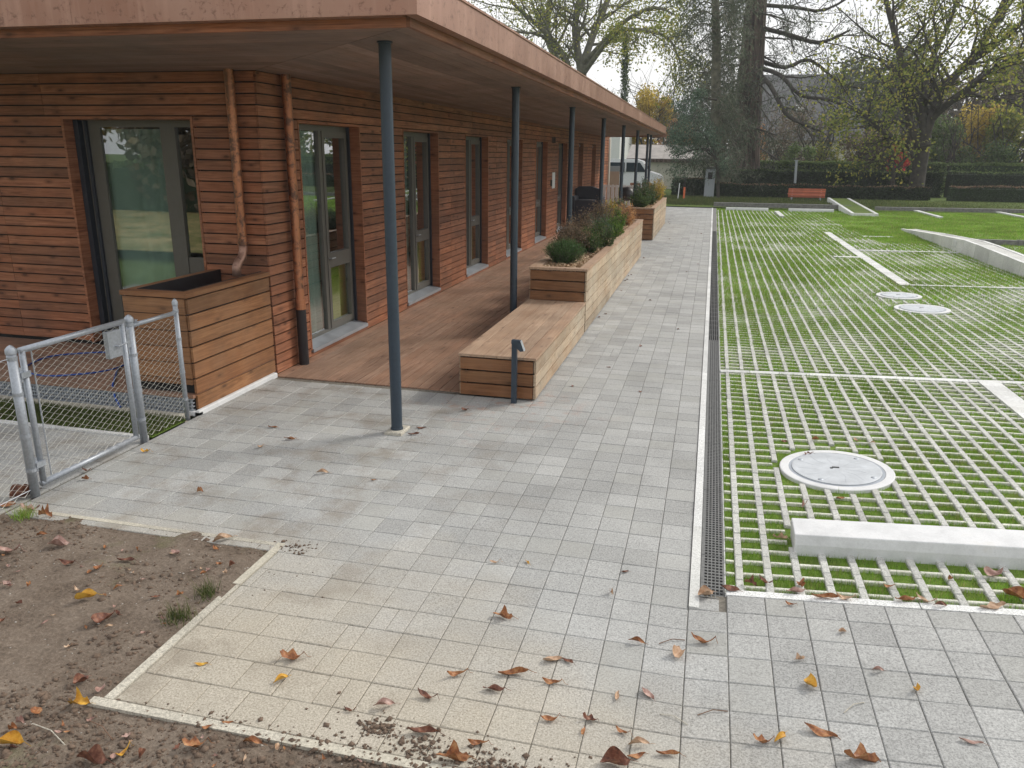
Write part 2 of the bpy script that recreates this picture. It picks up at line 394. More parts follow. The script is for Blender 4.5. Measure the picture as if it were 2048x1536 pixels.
def mk_ground(name, stops, scale=.6, fine=20):
    t = NT(name); P = t.pos(); a = t.noise(P, scale, 6, .65); b = t.noise(P, fine, 5, .7)
    c = t.ramp(t.math('ADD', t.math('MULTIPLY', a, .5), t.math('MULTIPLY', b, .5)), stops); t.col(c); t.bump(b, .02, .8)
    return t.set(.95, 0, .2)
M_gl = mk_ground('lawn_ground', [(.3, (.05,.08,.02)), (.5, (.10,.15,.03)), (.7, (.15,.17,.05))])
M_gs = mk_ground('cell_soil', [(.3, (.07,.11,.02)), (.5, (.15,.24,.04)), (.7, (.24,.30,.08))], 2.2, 70)
M_leaflawn = mk_ground('leaf_strewn_lawn', [(.38, (.10,.15,.03)), (.48, (.24,.22,.08)), (.6, (.55,.42,.20))], .8, 5)

def mk_glass():
    t = NT('window_glass'); t.t.nodes.remove(t.b)
    tr = t.n('ShaderNodeBsdfTransparent'); tr.inputs[0].default_value = (.86,.93,.90,1)
    gl = t.n('ShaderNodeBsdfGlossy'); gl.inputs['Roughness'].default_value = .01; gl.inputs[0].default_value = (.95,.97,1,1)
    fr = t.n('ShaderNodeFresnel'); fr.inputs[0].default_value = 1.5
    k = t.n('ShaderNodeMath', operation='MULTIPLY_ADD'); t.l(fr.outputs[0], k.inputs[0]); k.inputs[1].default_value = 3.4; k.inputs[2].default_value = .07; k.use_clamp = True
    ge = t.n('ShaderNodeNewGeometry'); kk = t.math('MULTIPLY', k.outputs[0], t.math('SUBTRACT', 1.0, ge.outputs['Backfacing']))
    ms = t.n('ShaderNodeMixShader'); t.l(kk, ms.inputs[0]); t.l(tr.outputs[0], ms.inputs[1]); t.l(gl.outputs[0], ms.inputs[2]); t.l(ms.outputs[0], t.out.inputs[0])
    return t.m
M_glass = mk_glass()
M_curt = mk_green('sheer_curtain_cloth', [(0, (.46,.53,.50)), (1, (.56,.63,.60))], .35)
M_curty = mk_green('yellow_green_curtain_cloth', [(0, (.55,.62,.10)), (1, (.60,.66,.14))], .4)

# ================================================================ THE GROUND
def sheet(name, x0, x1, y0, y1, mat, z=0.0, nx=1, ny=1, zf=None, kind='structure'):
    xs = np.linspace(x0, x1, nx+1); ys = np.linspace(y0, y1, ny+1); X, Y = np.meshgrid(xs, ys)
    Z = np.full_like(X, z) if zf is None else zf(X, Y)+z
    V = np.stack([X.ravel(), Y.ravel(), Z.ravel()], 1); i = np.arange(nx)[None, :]+np.arange(ny)[:, None]*(nx+1)
    F = np.stack([i, i+1, i+nx+2, i+nx+1], -1).reshape(-1, 4)
    return tag(npmesh(name, V, F, mat, smooth=True), kind=kind)
sheet('terrain', -400, 400, -300, 600, M_gl, -.30, 8, 8)
sheet('lawn_behind', -40, 40, -40, -1.2, M_leaflawn, -.02, 4, 4)

# value noise for uneven soil
_perm = np.random.default_rng(3).random((64, 64))
def vnoise(x, y):
    xi = np.floor(x).astype(int); yi = np.floor(y).astype(int); fx = x-xi; fy = y-yi
    fx = fx*fx*(3-2*fx); fy = fy*fy*(3-2*fy); g = lambda a, b: _perm[a % 64, b % 64]
    return (g(xi, yi)*(1-fx)+g(xi+1, yi)*fx)*(1-fy)+(g(xi, yi+1)*(1-fx)+g(xi+1, yi+1)*fx)*fy
def fbm(x, y, o=4):
    s = 0; a = .5
    for k in range(o): s = s+a*vnoise(x*2**k+17*k, y*2**k+9*k); a *= .5
    return s

# soil: left bed and the strip in front
def soil_z(X, Y): return -.015 + .05*(fbm(X*3, Y*3)-.45) + .018*(fbm(X*22, Y*22, 3)-.45)
def soilL(X, Y):
    return soilL0(X, Y)+np.where(Y < 2.43, 1, .25)*.030*(fbm(X*11+3, Y*11, 4)-.47)*np.clip((2.43-Y)/.08, 0, 1)+.016*np.clip((fbm(X*2.3+9, Y*2.3+4)-.44)*5, 0, 1)
def soilL0(X, Y):
    edge = np.clip(np.minimum(3.97-Y, np.maximum(-2.44-X, 2.44-Y))/.25, 0, 1)
    return soil_z(X, Y)*edge - .012*(1-edge) + .012*edge
V_ = []
bed = thing('flower_bed', (-4, 2, 0), 'bare brown soil bed with fallen leaves beside the paving', 'flower bed')
xs = np.arange(-7.5, 2.4, .035); ys = np.arange(-.9, 4.0, .035)
X, Y = np.meshgrid(xs, ys); Z = soilL(X, Y)
Vb = np.stack([X.ravel(), Y.ravel(), Z.ravel()], 1); nx = len(xs)
ii = (np.arange(nx-1)[None, :]+np.arange(len(ys)-1)[:, None]*nx)
Fb = np.stack([ii, ii+1, ii+nx+1, ii+nx], -1).reshape(-1, 4)
cx = X.ravel()[Fb].mean(1); cyy = Y.ravel()[Fb].mean(1)
keep = ((cyy < 3.955) & (cx < -2.425) & ~((cx < -4.5) & (cyy > 3.9))) | ((cyy < 2.44) & (cx < -.40))
tag(npmesh('soil', Vb, Fb[keep], M_dirt, parent=bed, smooth=True))
bed['kind'] = 'structure'
for k in ('category',):
    if k in bed: del bed[k]
# clods and pebbles
def rocks(name, pts, sizes, mat, parent, kind='stuff'):
    base = np.array([(1,0,0),(-1,0,0),(0,1,0),(0,-1,0),(0,0,1),(0,0,-1)], float)
    tri = np.array([(0,2,4),(2,1,4),(1,3,4),(3,0,4),(2,0,5),(1,2,5),(3,1,5),(0,3,5)])
    n = len(pts); V = base[None]*RNG.uniform(.6, 1.25, (n, 6, 1))*np.array([1, .8, .62]); an = RNG.uniform(0, 6.28, n); c, s = np.cos(an)[:, None], np.sin(an)[:, None]
    x = V[..., 0]*c-V[..., 1]*s; y = V[..., 0]*s+V[..., 1]*c; V = np.stack([x, y, V[..., 2]], -1)*sizes[:, None, None]+pts[:, None, :]
    F = tri[None]+(np.arange(n)*6)[:, None, None]
    return tag(npmesh(name, V.reshape(-1, 3), F.reshape(-1, 3), mat, np.repeat(RNG.random(n), 8), parent, smooth=True), kind=kind)
def scatter_soil(n, test):
    out = []
    while len(out) < n:
        x = RNG.uniform(-5.0, 1.2, 4000); y = RNG.uniform(1.4, 4.0, 4000); d = fbm(x*1.6+5, y*1.6)
        ok = test(x, y, d) & (((y < 3.93) & (x < -2.46)) | ((y < 2.40) & (x < -.6))); out += list(zip(x[ok], y[ok]))
    P = np.array(out[:n]); return np.stack([P[:, 0], P[:, 1], soilL(P[:, 0], P[:, 1])], 1)
p = scatter_soil(9000, lambda x, y, d: (d > .44+.12*RNG.random(4000)) | ((y < 2.45) & (RNG.random(4000) < .9)))
rocks('soil_clods', p, RNG.gamma(1.8, .0048, len(p)).clip(.003, .03), M_clod, bed)
p = scatter_soil(9000, lambda x, y, d: y < 2.42)
rocks('loose_earth', p, RNG.gamma(1.6, .0050, len(p)).clip(.002, .028), M_clod, bed)
p = scatter_soil(700, lambda x, y, d: d > 0)
rocks('pebbles', p, RNG.uniform(.003, .009, len(p)), M_pebble, bed)
p = np.array([(RNG.normal(cx_, sx), RNG.normal(cy2, s2), .002) for cx_, cy2, sx, s2, k in ((-2.33,3.93,.07,.04,110),(-1.2,2.58,.05,.03,200),(-.98,2.53,.06,.04,260),(-.66,2.49,.08,.05,360),(-1.75,2.47,.4,.02,120),(-2.1,3.6,.16,.16,22),(-.42,2.52,.09,.04,60),(-.8,2.42,.3,.03,500),(-1.5,2.42,.4,.02,200),(-.8,2.6,.5,.12,60)) for _ in range(k)])
tag(rocks('spilled_soil', p, RNG.gamma(1.3, .0042, len(p)).clip(.0015, .022), M_clod, None), 'crumbs of dark soil spilled over the pale edging and pavers', 'soil crumbs')

# paving bed and pavers
PB = bpy.data.objects.new('paving', None); COL.objects.link(PB); PB['kind'] = 'structure'
def pv_zone(x, y):    # inside paving?
    if y < 2.50: return False
    if y < 3.97: return x > -2.40
    return True
b = MB()
def bedquad(x0, x1, y0, y1, n=1):
    for k in range(n):
        a = x0+(x1-x0)*k/n; c = x0+(x1-x0)*(k+1)/n; z = -.010
        b.quad((a, y0, z+gz(a, y0)), (c, y0, z+gz(c, y0)), (c, y1, z+gz(c, y1)), (a, y1, z+gz(a, y1)), r=.5)
bedquad(-2.40, .05, 2.44, 3.97); bedquad(.05, 3.4, 1.6, 4.03, 8); bedquad(-.55, .05, 1.6, 2.44); bedquad(-4.43, .05, 3.97, 38.6)
b.build('joint_sand', M_joint, PB)
cells = []
ROW = .2; rr = random.Random(11); off = 0; run = 0
ny = int((38.5-1.66)/ROW)
for j in range(ny):
    y0 = 1.66+j*ROW
    if run <= 0: off = rr.choice([0, .1, 0]); run = rr.randint(3, 9)
    run -= 1
    y1 = y0+ROW
    xr = .05 if y0 >= 3.90 else 3.2
    xl = -2.40 if y0 < 3.85 else -4.42
    if y0 < 2.45: xl = -.60+.03*rr.random()
    clip = 4.028 if 3.85 < y0 < 3.9 else 99
    if y0 > 3.9 and y0 < 4.1: pass
    # right part: continuous joints, columns at .05-.2k ; left part: shifted rows with some half pieces
    x = xr if xr < 1 else .25+.2*14
    split = -1.15+.3*math.sin(j*.7)
    while x > xl+.02:
        wd = .2
        if x < split:
            if off and abs(x-split) < .2: wd = .1 if off >= .1 else .2
        x0 = max(xl, x-wd)
        if x-x0 > .03:
            yd = 7.35 if x < -2.32 and x > -4.5 else 99
            if (y0+.1 < yd and not (3.85 < y0 < 3.9 and x > .051 and x0 < .2)) and not (x < -1.55 and x > -2.3 and 7.3 < y0+.1 < 19.0) and not (x < -2.3 and y0 > 7.3):
                if not (-2.44 < (x+x0)/2 < -1.55 and y0 > 22.9 and y0 < 28.7): cells.append((x0, y0, x, min(y1, yd, clip if x > .05+1e-6 else 99)))
        x -= wd
# hide-nothing ordering: the 300 that show largest are objects of their own
def px_area(c): return (c[2]-c[0])/((c[1]+.1)**2+(c[0]**2))**1.5
cells.sort(key=px_area, reverse=True)
def cell_vis(c):
    xm = (c[0]+c[2])/2; ym = (c[1]+c[3])/2; v = Vector((xm, ym, -CAMH)); d = v.dot(FWD)
    if d <= 0: return False
    u = 1024+FPX*v.dot(RT2)/d; q = 768-FPX*v.dot(UP2)/d
    return -60 < u < 2110 and -60 < q < 1600
near = [c for c in cells if cell_vis(c)][:300]; ns = set(near)
JN = .0012
def paver_mesh(w_, h_):
    return MB().bbox(-w_/2+JN, -h_/2+JN, -.05, w_/2-JN, h_/2-JN, 0, .004, r=0).mesh('paver', M_paver)
pm = {}
stuff = MB()
for c in cells:
    x0, y0, x1, y1 = c; xm = (x0+x1)/2; ym = (y0+y1)/2; z = gz(xm, ym)+random.gauss(0, .0009)
    if c in ns:
        key = (round(x1-x0, 2), round(y1-y0, 2))
        if key not in pm: pm[key] = paver_mesh(*key)
        o = bpy.data.objects.new('paver', pm[key]); COL.objects.link(o); o.location = (xm, ym, z)
        s_ = (gz(xm+.05, ym)-gz(xm-.05, ym))/.1
        o.rotation_euler = (random.gauss(0, .0035), -math.atan(s_)+random.gauss(0, .0035), random.gauss(0, .003)); o.parent = PB
    else:
        stuff.bbox(x0+JN, y0+JN, z-.05, x1-JN, y1-JN, z, .004)
tag(stuff.build('far_pavers', M_paver, PB), kind='stuff')

# ---------------------------------------------------------------- edgings
def strip(name, mat, x0, y0, x1, y1, z0, z1, seg, axis, label, cat='kerb'):
    t = thing(name, ((x0+x1)/2, (y0+y1)/2, 0), label, cat)
    a0, a1 = (x0, x1) if axis == 'x' else (y0, y1); n = max(1, round((a1-a0)/seg))
    rest = MB(); g = .003
    for k in range(n):
        p = a0+(a1-a0)*k/n+g/2; q = a0+(a1-a0)*(k+1)/n-g/2
        bx = (p, y0, q, y1) if axis == 'x' else (x0, p, x1, q); xm = (bx[0]+bx[2])/2; ym = (bx[1]+bx[3])/2
        z = gz(xm, ym)+random.uniform(-.001, .002)
        s_ = (gz(xm+.05, ym)-gz(xm-.05, ym))/.1 if xm > .3 else 0
        piece('edging_block', mat, bx[0], bx[1], z+z0, bx[2], bx[3], z+z1, t, rot=(0, -math.atan(s_), 0) if s_ else None)
    return t
strip('edging_strip', M_edge, -4.40, 3.922, -2.46, 3.960, -.08, .002, 1.0, 'x', 'dirt stained pale edging between the soil bed and the gate paving')
strip('edging_strip', M_edge, -2.452, 2.455, -2.405, 3.960, -.08, .003, .5, 'y', 'chipped pale edging running away along the right side of the soil bed')
strip('edging_strip', M_edge, -2.50, 2.405, -.60, 2.452, -.08, .004, 1.0, 'x', 'long pale edging along the bottom, partly buried under soil and leaves')
strip('edging_strip', M_white, .25, 4.032, 3.2, 4.09, -.08, .003, 1.0, 'x', 'white speckled edging between near paving and the grass pavers')
# curb beside the drain, first metres block by block
strip('drain_kerb', M_white, .052, 3.87, .106, 38.4, -.06, .008, 1.0, 'y', 'long narrow white kerb running along the drain channel')
piece_fill = MB().box(.052, 3.865, -.06, .25, 4.03, -.004)
# ---------------------------------------------------------------- drain channel
dr = thing('drain_channel', (.17, 20, 0), 'long slotted metal drainage grate between grey path and grass paving', 'drain')
def grate_panel(y0, y1, holes):
    b = MB(); x0, x1 = .110, .243; z = .002
    if holes:
        xs = [x0+.016+.0217*k for k in range(6)]; hw = .0075
        b.box(x0, y0, -.01, xs[0]+.0, y1, z, r=.5)
        edges = [xs[0]]
        b = MB(); cols = [x0+.028+.0218*k for k in range(5)]
        lx = x0
        for cx in cols:
            b.box(lx, y0, -.012, cx-hw, y1, z, r=.4); lx = cx+hw
        b.box(lx, y0, -.012, x1, y1, z, r=.4)
        n = int((y1-y0)/.034); py = (y1-y0)/n
        for cx in cols:
            ly = y0
            for k in range(n):
                yc = y0+py*(k+.5); b.box(cx-hw, ly, -.012, cx+hw, yc-.0105, z, r=.4); ly = yc+.0105
            b.box(cx-hw, ly, -.012, cx+hw, y1, z, r=.4)
    else:
        for k in range(6):
            xa = x0+.024*k-.002; b.box(max(xa, x0), y0, -.012, xa+.0085, y1, z, r=.4)
        n = max(1, int((y1-y0)/.25))
        for k in range(n+1):
            yy = y0+(y1-y0)*k/n; b.box(x0, yy-.006, -.012, x1, yy+.006, z-.001, r=.3)
    return b
yy = 4.0; k = 0
while yy < 38:
    L_ = .5 if k == 0 else 1.0
    y1 = min(yy+L_, 38.2)
    if yy < 26: grate_panel(yy+.003, y1-.003, yy < 10).build('grate_panel', M_grate, dr)
    else: MB().box(.11, yy, -.012, .243, y1-.004, .001).build('grate_panel', M_stone, dr)
    yy = y1; k += 1
MB().box(.106, 3.99, -.12, .25, 38.3, -.05).build('channel_floor', M_blackgap, dr)
piece('channel_wall', M_white, .244, 4.0, -.1, .251, 38.3, -.002, dr)
MB().bbox(.052, 3.872, -.04, .247, 3.998, .002).build('end_block', M_paver, dr)

# ---------------------------------------------------------------- grass paving
GP = bpy.data.objects.new('grass_paving', None); COL.objects.link(GP); GP['kind'] = 'structure'
sheet('parking_ground', .25, 30, 4.09, 43.5, M_gs, -.022, 60, 90, gzn)
PX, PY, X0, Y0 = .1615, .1507, .325, 4.145       # bar pitch, rung pitch
MANS = [(1.085, 6.03, .41), (3.25, 14.55, .36), (3.33, 13.35, .40)]
def in_man(x, y, pad=.0): return any((x-a)**2+(y-b_)**2 < (r_+pad)**2 for a, b_, r_ in MANS)
STR = [(3.52, 15.9, 3.74, 27.0), (2.95, 20.2, 3.75, 20.42), (4.5, 25.7, 5.35, 25.95), (2.86, 7.0, 3.08, 8.92)]   # solid paver strips
CROSS = [(.25, 8.87, 5.0, 8.97), (3.74, 15.88, 6.1, 16.0), (3.74, 21.8, 6.1, 21.95)]
def in_str(x, y, pad=0): return any(a-pad < x < c+pad and b_-pad < y < d+pad for a, b_, c, d in STR+CROSS)
def gridzone(x, y):
    if y > 36.8 or x > .38*y+.9: return False
    if 6.05 < x < 6.62: return False
    if x > 6.6: return 12 < y < 23.8
    if .62 < x < 2.6 and 4.55 < y < 4.93: return False
    if y > 24 and x > 4.6+(y-24)*-.02: return False
    return True
blk = []; rng_ = []
for i in range(70):
    x = X0+PX*i
    for j in range(220):
        y = Y0+PY*j-.075
        if gridzone(x, y) and not in_man(x, y, .05) and not in_str(x, y+.07, .01): blk.append((x, y))
for i in range(70):
    x = X0+PX*i
    for j in range(220):
        y = Y0+PY*j
        if gridzone(x, y) and y < 32 and not in_man(x+.08, y, .04) and not in_str(x+.08, y, .02): rng_.append((x, y))
for j in range(200):      # the half cells beside the drain
    if gridzone(.3, Y0+PY*j): rng_.append((.2-.035, Y0+PY*j))
key = lambda q: (q[1]**2+q[0]**2)
blk.sort(key=key); rng_.sort(key=key)
bs = MB(); rs = MB()
bm_ = MB().bbox(-.0215, 0, -.06, .0215, PY-.007, 0, .005, r=0).mesh('block', M_grid)
rm_ = MB().bbox(.0215, -.012, -.05, PX-.0215, .012, 0, .004, r=0).mesh('spacer', M_rung)
for n_, (x, y) in enumerate(blk):
    z = gz(x, y)+random.gauss(0, .001); tl = (gz(x+.05, y)-gz(x-.05, y))/.1
    if n_ < 280:
        o = bpy.data.objects.new('block', bm_); COL.objects.link(o); o.location = (x, y, z); o.parent = GP; o.rotation_euler = (0, -math.atan(tl), random.gauss(0, .004))
    else:
        z -= min(.010, max(0, y-9)*.0014); bs.bbox(x-.0215+random.gauss(0,.0015), y, z-.05, x+.0215+random.gauss(0,.0015), y+PY-random.choice([.006,.007,.012]), z, .004)
for n_, (x, y) in enumerate(rng_):
    if x < .2: rs.bbox(.253, y-.0105, gz(.27, y)-.05, .3, y+.0105, gz(.27, y)-.003, .003); continue
    z = gz(x+.08, y)-(.0 if y < 10 else .002+min(.012, (y-10)*.0016))+random.gauss(0, .001); tl = (gz(x+.13, y)-gz(x+.03, y))/.1
    if n_ < 280:
        o = bpy.data.objects.new('spacer', rm_); COL.objects.link(o); o.location = (x, y, z-tl*.08); o.parent = GP; o.rotation_euler = (0, -math.atan(tl), random.gauss(0, .006))
    else: rs.bbox(x+.0215, y-.012, z-.05, x+PX-.0215, y+.012, z, .003)
tag(bs.build('far_blocks', M_grid, GP), kind='stuff'); tag(rs.build('far_spacers', M_rung, GP), kind='stuff')
for (a, b_, c, d) in STR:       # strips laid with whole pavers
    n = max(1, round((d-b_)/.2)) if (d-b_) > (c-a) else 1; mcol = max(1, round((c-a)/.22))
    for i in range(mcol):
        for j in range(n):
            xa = a+(c-a)*i/mcol; xb = a+(c-a)*(i+1)/mcol; ya = b_+(d-b_)*j/n; yb = b_+(d-b_)*(j+1)/n; z = gz((xa+xb)/2, ya)
            piece('strip_paver', M_white, xa+.003, ya+.003, z-.05, xb-.003, yb-.003, z+.004, GP)
for (a, b_, c, d) in CROSS:
    n = int((c-a)/.3)
    for i in range(n):
        xa = a+(c-a)*i/n; xb = a+(c-a)*(i+1)/n; z = gz((xa+xb)/2, b_); tl = (gz(xb, b_)-gz(xa, b_))/(xb-xa)
        piece('line_block', M_white, xa+.002, b_, z-.05, xb-.002, d, z+.004, GP, rot=(0, -math.atan(tl), 0))
# grass in the cells: blades
def blades(name, pts, h, wd, mat, rnd=None, lean=.5):
    n = len(pts); an = RNG.uniform(0, 2*np.pi, n); dx, dy = np.cos(an)*wd/2, np.sin(an)*wd/2
    la = RNG.uniform(0, 2*np.pi, n); ll = RNG.uniform(0, lean, n)*h
    a = pts+np.stack([dx, dy, 0*dx], 1); c = pts-np.stack([dx, dy, 0*dx], 1); t = pts+np.stack([np.cos(la)*ll, np.sin(la)*ll, h], 1)
    V = np.stack([a, c, t], 1).reshape(-1, 3); F = np.arange(3*n).reshape(-1, 3)
    return npmesh(name, V, F, mat, rnd)
def cellgrass(n, x0, x1, y0, y1, h0, h1, wd, pad=.006):
    x = RNG.uniform(x0, x1, n); y = RNG.uniform(y0, y1, n); vis = x < .39*y+.9
    fx = np.mod(x-X0+PX/2, PX)-PX/2; fy = np.mod(y-Y0+PY/2, PY)-PY/2
    cov = fbm(x*1.1+3, y*1.1, 3)
    inside = (np.abs(fx) > .0235+pad) & (np.abs(fy) > .0105+pad*.6)
    tuft = fbm(x*6+11, y*6+2, 2); over = ((y > 8) & (np.abs(fx) > .019) & (RNG.random(n) < .6)) | ((np.abs(fx) > .012) & (tuft > .52) & (RNG.random(n) < .5))
    free = (y > 24) & (x > 4.7)
    ok = vis & (inside | over | free) & (RNG.random(n) < np.clip((cov-.16)*3.2, .18, 1)) & (x > .252)
    for a, b_, r_ in MANS: ok &= ((x-a)**2+(y-b_)**2 > (r_+.01)**2)
    for a, b_, c, d in STR+CROSS: ok &= ~((x > a) & (x < c) & (y > b_) & (y < d))
    ok &= ~((x > 6.08) & (x < 6.55) & (y > 12) & (y < 28.8)); ok &= ~((x > .66) & (x < 2.6) & (y > 4.6) & (y < 4.88))
    x, y, cov = x[ok], y[ok], cov[ok]; m_ = len(x)
    P = np.stack([x, y, gzn(x, y)-.020], 1); h = RNG.uniform(h0, h1, m_)*(.55+1.0*np.clip(cov, 0, 1)+.7*(RNG.random(m_) < .04))
    r_ = np.clip(RNG.random(m_)*.85+.15-.3*np.clip((.42-cov)*2, -0.3, .6)*0, 0, 1)
    dry = RNG.random(m_) < np.clip((.47-cov)*2.2+np.clip((.9-x)*.25, 0, .2)*(y < 9), .03, .5); r_ = np.where(dry, .98, r_*.9)
    return P, h, np.full(m_, wd), r_
parts_ = [cellgrass(230000, .25, 4.6, 4.1, 7.5, .018, .042, .0034), cellgrass(230000, .25, 5.9, 7.5, 13, .022, .046, .0052),
          cellgrass(210000, .25, 9, 13, 22, .034, .06, .009), cellgrass(250000, .25, 15, 22, 38, .036, .062, .017)]
P_ = np.concatenate([q[0] for q in parts_]); H_ = np.concatenate([q[1] for q in parts_]); W_ = np.concatenate([q[2] for q in parts_]); R_ = np.concatenate([q[3] for q in parts_])
tag(blades('grass', P_, H_, W_[:, None][:, 0], M_grass, R_), 'short bright green grass growing in the cells of the paving', 'grass', kind='stuff')

# manhole covers
M_lid = plain('worn_grey_lid_concrete', (.50,.525,.55), .6, var=.16, scale=7, bump=.001)
def manhole(x, y, r_, label, grey=True):
    z = gz(x, y); t = thing('manhole_cover', (x, y, z), label, 'manhole cover', 'round manhole covers in the grass paving')
    t.rotation_euler = (0, -math.atan(min(.075, .3/y)), 0)
    L_ = Vector((x, y, z))
    def bl(b, n, mt, s=True):
        o = b.mesh(n, mt, s); ob = bpy.data.objects.new(n, o); COL.objects.link(ob); ob.parent = t; return ob
    b = MB().lathe([(r_, -.06), (r_, .006), (r_-.006, .010), (r_-.062, .010), (r_-.066, .006)], (0,0,0), 56, r=.5); bl(b, 'concrete_ring', M_kerb, False)
    b = MB().lathe([(r_-.067, .002), (r_-.067, .007), (r_-.085, .007), (r_-.088, .007)], (0,0,0), 56, r=.5); bl(b, 'metal_ring', M_alu, False)
    b = MB().lathe([(r_-.089, .0), (r_-.089, .014), (r_-.098, .016), (.0005, .018)], (0,0,0), 56, r=.5); bl(b, 'lid', M_lid, False)
    if grey:
        b = MB()
        for k in range(12):
            a = 2*math.pi*k/12+.1; a2 = a+.16; r1, r2 = .07, r_-.13
            b.tube([(r1*math.cos(a), r1*math.sin(a), .0165), (.17*math.cos(a2), .17*math.sin(a2), .0165), (r2*math.cos(a), r2*math.sin(a), .0155)], .0014, 4, r=.3)
        bl(b, 'rib', M_steel)
        b = MB().box(-.028, -.004, .012, .022, .020, .0195, r=.1).box(-.045, -.022, .012, -.027, .002, .0192, r=.1); bl(b, 'keyhole', M_blackgap)
        b = MB()
        for a in (.9, 2.6, 4.2, 5.7): b.lathe([(.02, .010), (.02, .0172), (.0005, .0175)], ((r_-.125)*math.cos(a), (r_-.125)*math.sin(a), 0), 10, r=.4)
        bl(b, 'lid_bolts', M_steel)
    return t
manhole(1.085, 6.03, .41, 'large round concrete manhole cover with centre keyhole, nearest in the grass paving')
manhole(3.33, 13.35, .40, 'nearer of the two adjoining distant round covers half sunk in grass')
manhole(3.25, 14.62, .36, 'farther of the two adjoining distant round covers half sunk in grass')

# white kerb stone near, wheel stops far
def kerbstone(x0, x1, y, hgt, dep, label, cat, group=None):
    z0 = gz(x0, y); tl = (gz(x1, y)-gz(x0, y))/(x1-x0)
    t = thing('wheel_stop', (x0, y, z0), label, cat, group); t.rotation_euler = (0, -math.atan(tl), 0)
    prof = [(0, -.03), (0, hgt*.45), (.016, hgt), (dep-.012, hgt), (dep, hgt-.012), (dep, -.03)]
    me = MB().prism(prof, 0, x1-x0, 'x', r=.5).mesh('kerb_body', M_kerb); o = bpy.data.objects.new('kerb_body', me); COL.objects.link(o); o.parent = t
    bv = o.modifiers.new('b', 'BEVEL'); bv.width = .006; bv.segments = 2; bv.limit_method = 'ANGLE'
    return t
kerbstone(.655, 2.55, 4.60, .112, .26, 'thick white concrete wheel stop lying nearest, left end visible', 'wheel stop')
kerbstone(.66, 2.45, 36.9, .12, .2, 'left of the two thin white wheel stops at the far end', 'wheel stop')
kerbstone(3.3, 5.15, 36.9, .12, .2, 'right of the two thin white wheel stops at the far end', 'wheel stop')
# white ramp wall on the right
rw = thing('ramp_wall', (6.3, 21, 0), 'long white concrete ramp wall rising out of the grass on the right', 'wall')
def hp(y): return float(np.interp(y, [10, 17, 21.5, 25, 28.6], [.10, .24, .33, .20, .03]))
for k in range(19):
    y0 = 10+k*.98; y1 = min(y0+.97, 28.6)
    if y1 <= y0: break
    for nm, xa, xb, dz in (('wall_block', 6.12, 6.2, 0), ('ramp_slab', 6.2, 6.50, -.012), ('wall_block', 6.50, 6.58, 0)):
        b = MB(); g = gz(6.15, (y0+y1)/2)
        b.add([(xa,y0+.004,g-.1),(xb,y0+.004,g-.1),(xb,y1,g-.1),(xa,y1,g-.1),(xa,y0+.004,g+hp(y0)+dz),(xb,y0+.004,g+hp(y0)+dz),(xb,y1,g+hp(y1)+dz),(xa,y1,g+hp(y1)+dz)],
              [(0,3,2,1),(4,5,6,7),(0,1,5,4),(1,2,6,5),(2,3,7,6),(3,0,4,7)], r=random.random())
        b.build(nm, M_white if nm == 'wall_block' else M_grid, rw)
MB().box(6.112, 22.3, gz(6.1, 22)+.08, 6.12, 22.55, gz(6.1, 22)+.24).build('marker_plate', M_kerb, rw)
t = thing('far_kerb', (9, 24, 0), 'low grey granite kerb at the back of the right hand parking bay', 'kerb')
for k in range(8): piece('kerb_block', M_stone, 7.1+k*1.0, 24.05, 0, 8.09+k*1.0, 24.2, gz(8+k, 24)+.13, t)
sheet('bay_soil', 7.0, 16, 24.2, 24.9, M_dirt, .01, 12, 4, gzn)
# U shaped white planter ramp and long white lines in the far lawn
t = thing('ramp_planter', (6.0, 39, 0), 'white U shaped concrete edging with a green grass ramp inside', 'planter')
def wedge(b, xa, xb, ya, yb, za, zb):
    return b.add([(xa,ya,-.05),(xb,ya,-.05),(xb,yb,-.05),(xa,yb,-.05),(xa,ya,za),(xb,ya,za),(xb,yb,zb),(xa,yb,zb)], [(0,3,2,1),(4,5,6,7),(0,1,5,4),(1,2,6,5),(2,3,7,6),(3,0,4,7)], r=.5)
g_ = gz(6, 36)
wedge(MB(), 5.55, 5.67, 34.9, 42.5, g_+.10, g_+.34).build('side_wall', M_white, t); wedge(MB(), 6.45, 6.57, 34.9, 42.5, g_+.10, g_+.34).build('side_wall', M_white, t)
wedge(MB(), 5.67, 6.45, 34.9, 35.05, g_+.10, g_+.10).build('end_wall', M_white, t); wedge(MB(), 5.67, 6.45, 35.05, 42.5, g_+.08, g_+.32).build('grass_fill', M_gl, t)
for i, (x, y0, y1, lb) in enumerate([(8.75, 34.5, 42.3, 'left of the two long white lines set in the far lawn'), (12.0, 35, 43, 'right of the two long white lines set in the far lawn'), (2.75, 33.2, 36.7, 'short white line ending between the two far wheel stops')]):
    t = thing('lawn_edging', (x, y0, gz(x, y0)), lb, 'edging')
    n = int(y1-y0)
    for k in range(n): piece('edging_block', M_white, x-.09, y0+k, gz(x, y0+k)-.05, x+.09, y0+k+.99, gz(x, y0+k)+.055, t)
